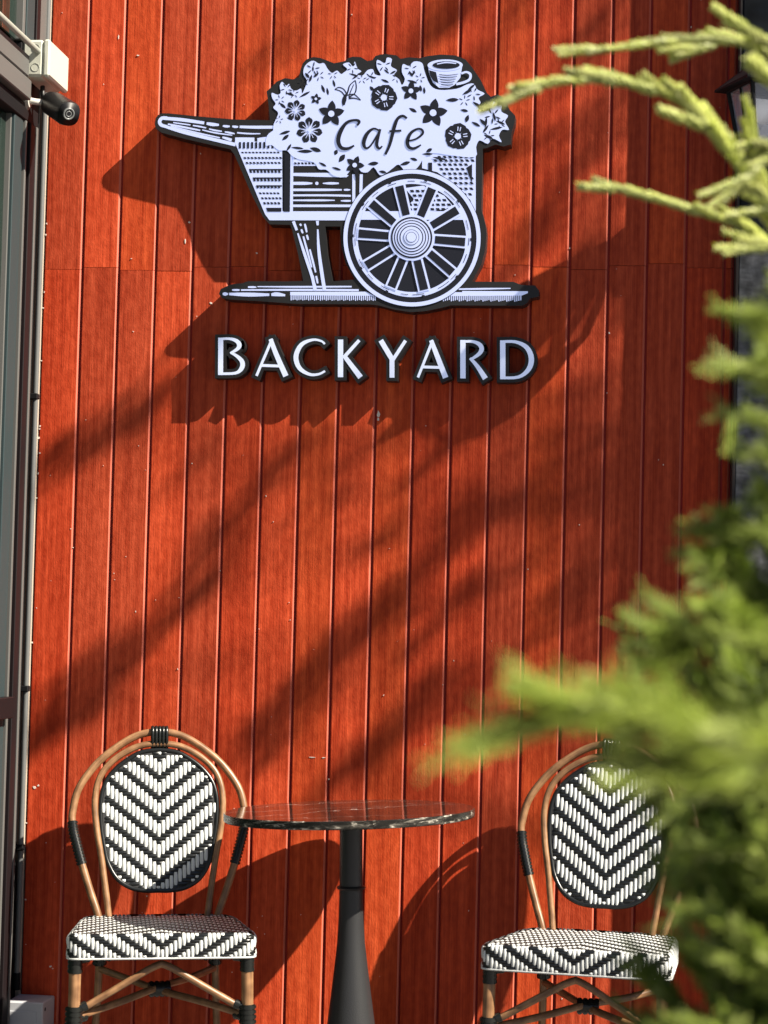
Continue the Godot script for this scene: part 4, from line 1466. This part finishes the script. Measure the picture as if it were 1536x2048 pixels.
# a flat feathery spray: an axis with thin scaly twiglets on both sides
func feather_mesh(length: float, seed_: int) -> ArrayMesh:
	var r := RandomNumberGenerator.new()
	r.seed = seed_
	var mb := Mb.new()
	mb.tint = Color(0.62, 0.66, 0.45)
	var bend := Vector3(r.randf_range(-0.2, 0.2), 0, r.randf_range(-0.2, 0.2)) * length
	var axis := []
	for i in 5:
		var s := i / 4.0
		axis.append(Vector3(0, s * length, 0) + bend * s * s)
	mb.tube(axis, [0.0016, 0.0015, 0.0013, 0.0011, 0.0006], 4, false)
	var m := 17
	for k in m:
		var s := (k + 0.6) / m
		var base := Vector3(0, s * length, 0) + bend * s * s
		var side := 1.0 if k % 2 == 0 else -1.0
		var d := Vector3(side * r.randf_range(0.55, 0.95), r.randf_range(0.6, 0.95), r.randf_range(-0.45, 0.45)).normalized()
		var ln := length * lerpf(0.42, 0.16, s) * r.randf_range(0.7, 1.2)
		var path := []
		var rad := []
		for i in 5:
			var u := i / 4.0
			path.append(base + d * ln * u + Vector3.UP * ln * 0.22 * u * u)
			rad.append((0.0021 if i % 2 == 1 else 0.0014) * (1.0 - 0.45 * u))
		var first := mb.v.size()
		mb.tube(path, rad, 4, false)
		for i in range(first, mb.v.size()):
			var u := float((i - first) / 5) / 4.0
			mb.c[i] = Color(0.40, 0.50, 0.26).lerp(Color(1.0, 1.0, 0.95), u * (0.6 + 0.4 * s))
	return mb.done()

var shoots := []          # [Transform3D, Color, kind]

func add_shoot(at: Vector3, dir: Vector3, scale_: float, col: Color, feathery: bool) -> void:
	var y := dir.normalized()
	var x := y.cross(Vector3(rng.randf_range(-1, 1), rng.randf_range(-1, 1), rng.randf_range(-1, 1))).normalized()
	var z := x.cross(y)
	shoots.append([Transform3D(Basis(x, y, z).scaled(Vector3.ONE * scale_), at), col, rng.randi() % 3 + (3 if feathery else 0)])

const PALE := Color(0.60, 0.68, 0.15)

func spray(path: Array, from: float, gap: float, sc: float, col: Color, spread: float, mb: Mb, thick: float, up_bias := 0.15, tips := 0.0, feathery := true) -> void:
	var pts := smooth(path, 6)
	var radii := []
	for i in pts.size():
		radii.append(lerpf(thick, thick * 0.35, float(i) / pts.size()))
	mb.tube(pts, radii, 6, false)
	var total := 0.0
	for i in pts.size() - 1:
		total += pts[i].distance_to(pts[i + 1])
	var run := 0.0
	var next := total * from
	var side := 1.0
	for i in pts.size() - 1:
		var seg: float = pts[i].distance_to(pts[i + 1])
		while next <= run + seg:
			var q: Vector3 = pts[i].lerp(pts[i + 1], (next - run) / seg)
			var d: Vector3 = (pts[i + 1] - pts[i]).normalized()
			var sd := d.cross(Vector3(rng.randf_range(-0.6, 0.6), 1, rng.randf_range(-0.6, 0.6))).normalized() * side
			side = -side
			var f := next / total
			var dirn := d * lerpf(1.0, 1.6, f) + sd * spread * lerpf(1.0, 0.5, f) + Vector3(rng.randf_range(-0.3, 0.3), rng.randf_range(-0.2, 0.3) + up_bias, rng.randf_range(-0.3, 0.3)) * spread
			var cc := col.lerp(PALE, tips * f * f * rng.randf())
			var j := rng.randf_range(0.6, 1.25)
			cc = Color(cc.r * j, cc.g * j, cc.b * j * rng.randf_range(0.8, 1.2))
			if feathery and rng.randf() < 0.12:
				cc = Color(0.70, 0.74, 0.28)                    # speckled highlights painted in as brighter sprays
			add_shoot(q, dirn, sc * rng.randf_range(0.75, 1.15) * lerpf(1.0, 0.8, f), cc, feathery)
			next += gap * rng.randf_range(0.8, 1.25)
		run += seg
	add_shoot(pts[pts.size() - 1] - (pts[pts.size() - 1] - pts[pts.size() - 2]).normalized() * 0.01, pts[pts.size() - 1] - pts[pts.size() - 2], sc, col, feathery)

func conifer() -> void:
	M.twig = mat(lin(0.20, 0.22, 0.07), 0.7)
	var t := thing("conifer_bush", "tall golden green conifer bush blurred in the foreground at right", "bush", Vector3.ZERO)
	var ax := Vector3(0.33, 0, 3.05)
	var mb := Mb.new()
	mb.tube([ax + Vector3(0, 0.0, 0), ax + Vector3(0.01, 0.9, 0.0), ax + Vector3(-0.01, 1.6, 0.0), ax + Vector3(0.0, 2.3, 0.0), ax + Vector3(0.01, 2.75, -0.02)], [0.032, 0.027, 0.02, 0.012, 0.005], 10)
	part("trunk", mb, M.bark, t)
	# long light shoots high up, one long branch reaching towards the street
	var twigs := Mb.new()
	var limbs := Mb.new()
	var pale := Color(0.60, 0.62, 0.25)
	for q in [
		[0.0105, [0.296, 2.052, 2.374, 0.204, 2.096, 2.387, 0.143, 2.123, 2.395, 0.082, 2.131, 2.403, 0.014, 2.126, 2.411, -0.061, 2.115, 2.419, -0.097, 2.112, 2.423]],
		[0.0105, [0.099, 2.141, 2.351, 0.076, 2.133, 2.353, 0.070, 2.132, 2.354]],
		[0.0115, [0.246, 2.084, 2.432, 0.170, 2.117, 2.442, 0.140, 2.133, 2.446, 0.133, 2.137, 2.447]],
		[0.012, [0.268, 1.703, 2.412, 0.191, 1.828, 2.427, 0.145, 1.909, 2.436, 0.099, 1.976, 2.444, 0.049, 2.019, 2.452, -0.007, 2.042, 2.460, -0.082, 2.054, 2.469, -0.149, 2.047, 2.477, -0.174, 2.039, 2.480]],
		[0.0105, [0.008, 2.044, 2.428, -0.045, 2.062, 2.435, -0.048, 2.063, 2.436]],
		[0.014, [0.219, 1.754, 2.470, 0.165, 1.863, 2.482, 0.120, 1.928, 2.490, 0.082, 1.973, 2.497, 0.076, 1.978, 2.498]],
		[0.0108, [0.308, 1.751, 2.288, 0.214, 1.811, 2.302, 0.144, 1.859, 2.313, 0.074, 1.881, 2.322, 0.019, 1.897, 2.329, -0.043, 1.913, 2.337, -0.061, 1.915, 2.339]],
		[0.0115, [0.226, 1.935, 2.528, 0.183, 1.934, 2.533, 0.140, 1.897, 2.537, 0.133, 1.892, 2.538]],
		[0.0115, [0.244, 1.776, 2.519, 0.186, 1.792, 2.526, 0.164, 1.792, 2.529]],
		[0.011, [0.190, 1.858, 2.428, 0.159, 1.925, 2.435, 0.153, 1.950, 2.437]],
		[0.012, [0.232, 1.956, 2.629, 0.190, 1.990, 2.636, 0.178, 2.001, 2.638]],
		[0.011, [0.243, 1.805, 2.520, 0.185, 1.847, 2.529, 0.175, 1.850, 2.530]],
	]:
		var path := []
		var ar: Array = q[1]
		for i in range(0, ar.size(), 3):
			path.append(Vector3(ar[i], ar[i + 1], ar[i + 2]))
		spray(path, 0.0, 0.0095, q[0] / 0.0088, pale, 0.08, twigs, 0.0036, 0.03, 0.0, false)
	var mids := Color(0.50, 0.58, 0.10)
	for q in [
		[1.35, [0.218, 1.140, 3.963, 0.100, 1.149, 3.978, 0.034, 1.158, 3.986, -0.017, 1.165, 3.992, -0.065, 1.164, 3.998, -0.105, 1.154, 4.003, -0.113, 1.152, 4.004]],
		[1.35, [0.022, 1.156, 3.987, -0.026, 1.168, 3.994, -0.061, 1.180, 3.998, -0.068, 1.182, 3.999]],
		[1.3, [0.083, 1.141, 3.935, 0.029, 1.164, 3.943, -0.011, 1.177, 3.948, -0.017, 1.179, 3.949]],
		[1.3, [0.102, 1.133, 3.933, 0.041, 1.156, 3.941, 0.004, 1.172, 3.946, 0.002, 1.176, 3.947]],
		[1.2, [0.105, 1.124, 3.888, 0.056, 1.126, 3.895, 0.001, 1.128, 3.900, -0.007, 1.131, 3.901]],
		[1.2, [0.153, 1.102, 3.793, 0.074, 1.107, 3.803, 0.023, 1.106, 3.809, 0.014, 1.109, 3.810]],
	]:
		var path := []
		var ar: Array = q[1]
		for i in range(0, ar.size(), 3):
			path.append(Vector3(ar[i], ar[i + 1], ar[i + 2]))
		spray(path, 0.06, 0.0040, q[0] * 0.62, mids, 0.75, twigs, 0.003, 0.15, 0.6)
	# sunlit sprays on the near side, stepping down the left outline
	for q in [
		[0.85, 1.00, [0.225, 1.523, 3.133, 0.146, 1.566, 3.252, 0.106, 1.587, 3.258, 0.099, 1.590, 3.259]],
		[0.85, 1.00, [0.168, 1.543, 3.140, 0.129, 1.582, 3.254, 0.122, 1.587, 3.255]],
		[0.85, 0.95, [0.194, 1.484, 3.180, 0.133, 1.510, 3.297, 0.095, 1.525, 3.301, 0.089, 1.526, 3.302]],
		[0.81, 0.95, [0.177, 1.495, 3.182, 0.132, 1.526, 3.297, 0.126, 1.532, 3.297]],
		[0.81, 0.75, [0.200, 1.440, 3.177, 0.145, 1.461, 3.292, 0.101, 1.473, 3.298, 0.095, 1.471, 3.299]],
		[0.81, 0.65, [0.190, 1.407, 3.177, 0.140, 1.427, 3.291, 0.115, 1.431, 3.295]],
		[0.81, 0.85, [0.217, 1.561, 3.090, 0.170, 1.606, 3.206, 0.154, 1.623, 3.208]],
		[0.95, 0.43, [0.231, 1.304, 3.085, 0.152, 1.336, 3.216, 0.089, 1.346, 3.223, 0.072, 1.347, 3.225]],
		[0.90, 0.38, [0.118, 1.335, 3.100, 0.073, 1.318, 3.224, 0.056, 1.320, 3.226]],
		[0.90, 0.48, [0.129, 1.330, 3.098, 0.095, 1.363, 3.224, 0.085, 1.365, 3.225]],
		[0.90, 0.33, [0.118, 1.313, 3.098, 0.079, 1.295, 3.222, 0.072, 1.291, 3.223]],
		[0.90, 0.38, [0.185, 1.354, 3.092, 0.139, 1.387, 3.219, 0.131, 1.389, 3.220]],
		[0.90, 0.68, [0.215, 1.206, 3.284, 0.110, 1.224, 3.417, 0.048, 1.243, 3.425, 0.031, 1.251, 3.427]],
		[0.90, 0.63, [0.084, 1.223, 3.300, 0.022, 1.236, 3.428, 0.004, 1.241, 3.430]],
		[0.85, 0.58, [0.069, 1.223, 3.302, 0.012, 1.221, 3.429, -0.004, 1.220, 3.431]],
		[0.90, 0.68, [0.110, 1.229, 3.297, 0.068, 1.259, 3.424, 0.059, 1.263, 3.425]],
		[0.85, 0.43, [0.059, 1.218, 3.303, 0.007, 1.201, 3.428, -0.001, 1.199, 3.429]],
		[0.90, 0.58, [0.145, 1.219, 3.242, 0.102, 1.255, 3.369, 0.095, 1.263, 3.370]],
		[0.90, 0.58, [0.227, 1.057, 3.175, 0.118, 1.076, 3.309, 0.059, 1.054, 3.315, 0.052, 1.047, 3.316]],
		[0.90, 0.48, [0.230, 0.893, 3.167, 0.148, 0.946, 3.299, 0.137, 0.952, 3.301]],
		[0.90, 0.53, [0.204, 0.811, 3.166, 0.122, 0.863, 3.298, 0.070, 0.888, 3.306, 0.063, 0.891, 3.307]],
		[0.90, 0.58, [0.157, 0.772, 3.170, 0.086, 0.800, 3.300, 0.055, 0.807, 3.304]],
		[0.90, 0.63, [0.171, 0.953, 3.227, 0.141, 0.995, 3.353, 0.124, 1.028, 3.356]],
		[0.90, 0.43, [0.228, 0.975, 3.171, 0.130, 1.000, 3.304, 0.065, 0.993, 3.311, 0.055, 0.988, 3.312]],
		[0.90, 0.53, [0.199, 1.111, 3.181, 0.133, 1.142, 3.310, 0.114, 1.151, 3.313]],
		[0.90, 0.43, [0.231, 0.839, 3.164, 0.154, 0.875, 3.295, 0.121, 0.900, 3.300]],
		[0.90, 0.58, [0.191, 1.017, 3.228, 0.148, 1.059, 3.355, 0.132, 1.079, 3.357]],
		[0.90, 0.48, [0.176, 0.859, 3.172, 0.121, 0.902, 3.300, 0.056, 0.927, 3.309, 0.048, 0.926, 3.310]],
	]:
		var path := []
		var ar: Array = q[2]
		for i in range(0, ar.size(), 3):
			path.append(Vector3(ar[i], ar[i + 1], ar[i + 2]))
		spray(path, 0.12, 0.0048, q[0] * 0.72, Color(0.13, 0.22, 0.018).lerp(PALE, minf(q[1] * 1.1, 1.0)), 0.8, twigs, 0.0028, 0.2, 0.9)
	# body of the bush: plumes rising off the trunk; the left outline is uneven
	var prof := [[0.42, 0.34], [0.75, 0.33], [0.95, 0.31], [1.05, 0.31], [1.12, 0.32], [1.19, 0.32], [1.25, 0.27], [1.33, 0.22], [1.42, 0.175], [1.52, 0.15], [1.58, 0.13], [1.66, 0.10], [1.75, 0.08], [2.2, 0.05]]
	for k in 400:
		var y: float = 0.55 + 1.12 * (k + rng.randf()) / 400.0
		var rad := 0.3
		for i in prof.size() - 1:
			if y >= prof[i][0] and y <= prof[i + 1][0]:
				rad = lerpf(prof[i][1], prof[i + 1][1], (y - prof[i][0]) / (prof[i + 1][0] - prof[i][0]))
		var a := rng.randf() * TAU
		if rng.randf() < 0.94:
			a = rng.randf_range(PI * 0.42, PI * 1.42)       # more on the side towards the street and the wall
		var len_ := rad * rng.randf_range(0.62, 1.0)
		var dirh := Vector3(cos(a), 0, sin(a))
		var tip := ax + dirh * Vector3(1, 1, 0.62) * len_ + Vector3(0, y, 0)
		var root := ax + dirh * 0.02 + Vector3(0, maxf(0.36, y - len_ * rng.randf_range(0.35, 0.75)), 0)
		var mid := root.lerp(tip, 0.55) + Vector3(0, -0.02, 0) + dirh * 0.03
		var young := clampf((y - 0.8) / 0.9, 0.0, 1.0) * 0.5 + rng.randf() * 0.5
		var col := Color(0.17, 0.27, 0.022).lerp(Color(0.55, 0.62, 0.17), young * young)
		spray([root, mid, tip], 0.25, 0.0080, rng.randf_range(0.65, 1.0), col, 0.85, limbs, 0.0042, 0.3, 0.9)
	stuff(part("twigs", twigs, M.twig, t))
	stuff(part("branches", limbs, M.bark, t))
	var kinds := [shoot_mesh(0.062, 0.0085, 90, 1), shoot_mesh(0.05, 0.0095, 84, 2), shoot_mesh(0.075, 0.008, 100, 3), feather_mesh(0.075, 4), feather_mesh(0.062, 5), feather_mesh(0.085, 6)]
	for kd in 6:
		var list := []
		for sh in shoots:
			if sh[2] == kd:
				list.append(sh)
		var mm := MultiMesh.new()
		mm.transform_format = MultiMesh.TRANSFORM_3D
		mm.use_colors = true
		mm.mesh = kinds[kd]
		mm.instance_count = list.size()
		for i in list.size():
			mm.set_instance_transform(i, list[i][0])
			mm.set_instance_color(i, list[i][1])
		var o := MultiMeshInstance3D.new()
		o.name = "foliage"
		o.multimesh = mm
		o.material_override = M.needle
		t.add_child(o, true)
		stuff(o)

# ---------------------------------------------------------------- the street tree whose branches shade the wall
func street_tree(towards_sun: Vector3) -> void:
	var t := thing("street_tree", "leafy street tree standing to the right, dappling the wall", "tree")
	var mb := Mb.new()
	var trunk := [Vector3(5.3, 0, 2.0), Vector3(5.2, 1.8, 1.95), Vector3(5.0, 3.2, 1.75), Vector3(4.75, 4.4, 1.55), Vector3(4.5, 6.4, 1.45)]
	mb.tube(smooth(trunk, 5), [0.12, 0.118, 0.115, 0.11, 0.106, 0.1, 0.095, 0.09, 0.085, 0.08, 0.076, 0.07, 0.064, 0.06, 0.055, 0.05, 0.045, 0.04, 0.036, 0.03, 0.02], 12)
	part("trunk", mb, M.bark, t)
	# [x, y on the wall, clump radius, distance along the sun ray]
	var spots := SHADE
	var list := []
	var forks := [Vector3(4.75, 4.4, 1.55), Vector3(5.0, 3.2, 1.75), Vector3(4.5, 6.4, 1.45), Vector3(4.62, 5.4, 1.5)]
	for s in spots:
		var dist: float = s[3]
		var c := Vector3(s[0], s[1], 0) + towards_sun * dist
		var fork: Vector3 = forks[0]
		for f in forks:
			if f.distance_to(c) < fork.distance_to(c):
				fork = f
		mb = Mb.new()
		var m := fork.lerp(c, 0.5) + Vector3(rng.randf_range(-0.1, 0.1), 0.08, rng.randf_range(-0.1, 0.1))
		mb.tube(smooth([fork, m, c], 4), [0.02, 0.015, 0.011, 0.008, 0.006, 0.005, 0.004, 0.003, 0.003], 6)
		part("limb", mb, M.bark, t)
		var r: float = s[2]
		var count := int(25 * pow(r / 0.05, 2.0) * s[4])
		for k in count:
			var d := Vector3(rng.randfn(0, 0.5), rng.randfn(0, 0.5), rng.randfn(0, 0.5))
			if d.length() > 1.15:
				d = d.normalized() * rng.randf()
			var x := Vector3(rng.randf_range(-1, 1), rng.randf_range(-1, 1), rng.randf_range(-1, 1)).normalized()
			var y := x.cross(Vector3(rng.randf_range(-1, 1), rng.randf_range(-1, 1), rng.randf_range(-1, 1))).normalized()
			list.append(Transform3D(Basis(x, y, x.cross(y)).scaled(Vector3.ONE * rng.randf_range(0.7, 1.2)), c + d * r))
	var lm := Mb.new()
	var L := 0.042
	var prev := [Vector3(0, 0, 0), Vector3(0, 0, 0)]
	for k in 4:
		var u := (k + 1) / 4.0
		var w := sin(PI * pow(u, 0.8)) * L * 0.27
		var q0 := Vector3(-w, u * L, absf(w) * 0.25)
		var q1 := Vector3(w, u * L, absf(w) * 0.25)
		var i := lm.v.size()
		for q in [prev[0], prev[1], q1, q0]:
			lm.p(q, Vector3.BACK)
		lm.quad(i, i + 1, i + 2, i + 3)
		prev = [q0, q1]
	var mm := MultiMesh.new()
	mm.transform_format = MultiMesh.TRANSFORM_3D
	mm.mesh = lm.done()
	mm.instance_count = list.size()
	for i in list.size():
		mm.set_instance_transform(i, list[i])
	var o := MultiMeshInstance3D.new()
	o.name = "crown"
	o.multimesh = mm
	o.material_override = M.leaf
	t.add_child(o, true)
	stuff(o)

var SHADE := [
	[-1.417, 1.730, 0.050, 4.75, 1.00],
	[-1.284, 1.839, 0.040, 5.03, 1.00],
	[-1.565, 1.620, 0.045, 6.04, 1.00],
	[-1.557, 0.951, 0.060, 5.65, 1.20],
	[-1.398, 1.115, 0.060, 4.77, 1.20],
	[-1.252, 1.225, 0.055, 5.38, 1.20],
	[-1.107, 1.361, 0.050, 5.46, 1.00],
	[-0.974, 0.916, 0.060, 4.89, 1.00],
	[-0.897, 1.037, 0.070, 5.92, 1.10],
	[-0.768, 1.172, 0.070, 4.80, 1.10],
	[-0.639, 1.306, 0.060, 5.30, 1.10],
	[-0.523, 1.427, 0.050, 5.53, 1.00],
	[-0.473, 1.546, 0.040, 5.38, 1.00],
	[-0.630, 0.966, 0.060, 5.66, 1.00],
	[-0.501, 1.087, 0.050, 5.93, 1.00],
	[-0.758, 0.805, 0.050, 6.32, 0.80],
	[-0.554, 1.650, 0.045, 5.11, 1.30],
	[-0.358, 1.117, 0.035, 5.77, 1.00],
	[-0.270, 1.237, 0.035, 5.85, 1.00],
	[-0.181, 1.343, 0.030, 5.13, 1.00],
	[-0.248, 1.446, 0.030, 4.60, 1.00],
	[-0.133, 1.553, 0.030, 6.35, 1.00],
	[-0.163, 1.709, 0.030, 5.14, 1.00],
	[-0.304, 1.602, 0.030, 5.17, 1.00],
	[-0.112, 1.163, 0.040, 6.21, 1.00],
	[-1.038, 2.743, 0.045, 5.65, 1.00],
	[-0.570, 2.834, 0.060, 5.45, 1.00],
	[-0.410, 2.820, 0.054, 5.99, 0.55],
	[-0.460, 2.686, 0.045, 4.65, 0.55],
	[-0.275, 2.686, 0.054, 5.87, 0.55],
	[-0.172, 2.792, 0.045, 5.27, 0.44],
	[-0.337, 2.526, 0.054, 4.76, 0.55],
	[-0.204, 2.433, 0.054, 5.79, 0.66],
	[-0.103, 2.605, 0.054, 6.28, 0.66],
	[-0.292, 2.287, 0.054, 4.97, 0.61],
	[-0.135, 2.248, 0.063, 5.73, 0.66],
	[-0.196, 2.076, 0.054, 5.14, 0.55],
	[-0.091, 2.051, 0.045, 5.94, 0.44],
	[-0.382, 2.181, 0.045, 5.90, 0.55],
	[-0.391, 2.009, 0.045, 4.99, 0.55],
	[-0.681, 0.886, 0.060, 6.09, 0.80],
	[-0.557, 1.216, 0.060, 5.78, 0.80],
	[-0.428, 1.311, 0.045, 5.83, 1.00],
	[-0.215, 1.121, 0.030, 6.08, 1.00],
	[-0.291, 1.028, 0.030, 5.37, 1.00],
	[-0.078, 1.398, 0.030, 5.97, 1.00],
	[-0.213, 1.630, 0.025, 6.18, 1.00],
	[-1.072, 1.522, 0.045, 4.78, 0.90],
	[-1.150, 1.427, 0.040, 6.13, 0.90],
	[-0.993, 1.616, 0.040, 5.31, 0.90],
	[-0.915, 1.697, 0.035, 5.46, 0.90],
	[-1.553, 1.687, 0.035, 4.86, 0.90],
	[-1.350, 1.757, 0.035, 5.86, 0.90],
	[-1.463, 0.993, 0.050, 5.13, 1.00],
	[-0.389, 2.473, 0.018, 6.17, 0.66],
	[-0.245, 2.539, 0.018, 5.10, 0.66],
	[-0.162, 2.314, 0.018, 5.61, 0.66],
	[-0.773, 1.382, 0.020, 5.32, 1.20],
	[-0.399, 1.207, 0.018, 5.70, 1.20],
	[-0.144, 1.448, 0.018, 4.95, 1.20],
	[-0.245, 1.316, 0.018, 4.92, 1.20],
	[-0.857, 1.526, 0.020, 5.94, 1.20],
	[-1.236, 1.585, 0.020, 5.95, 1.20],
	[-0.127, 1.867, 0.020, 5.62, 1.20],
	[-0.190, 1.787, 0.020, 6.26, 1.20],
	[-0.280, 1.707, 0.020, 4.97, 1.20],
]

# ---------------------------------------------------------------- scene
func _ready() -> void:
	rng.seed = 20240
	var cam := Camera3D.new()
	cam.name = "camera"
	cam.fov = rad_to_deg(2.0 * atan(1024.0 / 4400.0))
	cam.near = 0.05
	cam.far = 400.0
	cam.transform = Transform3D(Basis(Vector3(0.99277861, 0.0250217, -0.11732236), Vector3(-0.01954658, 0.99867578, 0.04758802), Vector3(0.11835774, -0.04495112, 0.99195304)), Vector3(0, 1.25, 5.75))
	var ca := CameraAttributesPhysical.new()
	ca.frustum_focal_length = 51.5625
	ca.frustum_focus_distance = 5.6
	ca.exposure_aperture = 2.0
	cam.attributes = ca
	add_child(cam)
	cam.current = true

	var env := Environment.new()
	env.background_mode = Environment.BG_SKY
	var sky := Sky.new()
	var pm := ProceduralSkyMaterial.new()
	pm.sky_top_color = Color(0.46, 0.56, 0.74)
	pm.sky_horizon_color = Color(0.80, 0.80, 0.82)
	pm.sky_curve = 0.12
	pm.ground_horizon_color = Color(0.45, 0.43, 0.40)
	pm.ground_bottom_color = Color(0.30, 0.28, 0.26)
	pm.sky_energy_multiplier = 0.58
	sky.sky_material = pm
	env.sky = sky
	env.tonemap_mode = Environment.TONE_MAPPER_LINEAR
	env.tonemap_exposure = 2.45
	env.sdfgi_enabled = true
	env.ssao_enabled = true
	env.ssil_enabled = true
	var we := WorldEnvironment.new()
	we.name = "world_environment"
	we.environment = env
	add_child(we)

	var to_sun := Vector3(2.69, 2.55, 1.0).normalized()
	var sun := DirectionalLight3D.new()
	sun.name = "sun"
	sun.light_energy = 1.6
	sun.light_color = Color(1.0, 0.96, 0.89)
	sun.light_angular_distance = 0.5
	sun.shadow_enabled = true
	sun.look_at_from_position(to_sun * 10.0, Vector3.ZERO, Vector3.UP)
	add_child(sun)

	make_materials()

	var gr := Mb.new()
	gr.face([Vector3(-150, 0, -150), Vector3(150, 0, -150), Vector3(150, 0, 150), Vector3(-150, 0, 150)], Vector3.UP)
	var pav := part("pavement", gr, M.paving, self)
	pav.set_meta("kind", "structure")
	pav.set_meta("label", "grey paved ground in front of the red wall")

	red_wall()
	shopfront()
	right_front()
	cafe_sign()
	wall_letters()
	table()
	chairs()
	street_tree(to_sun)
	conifer()
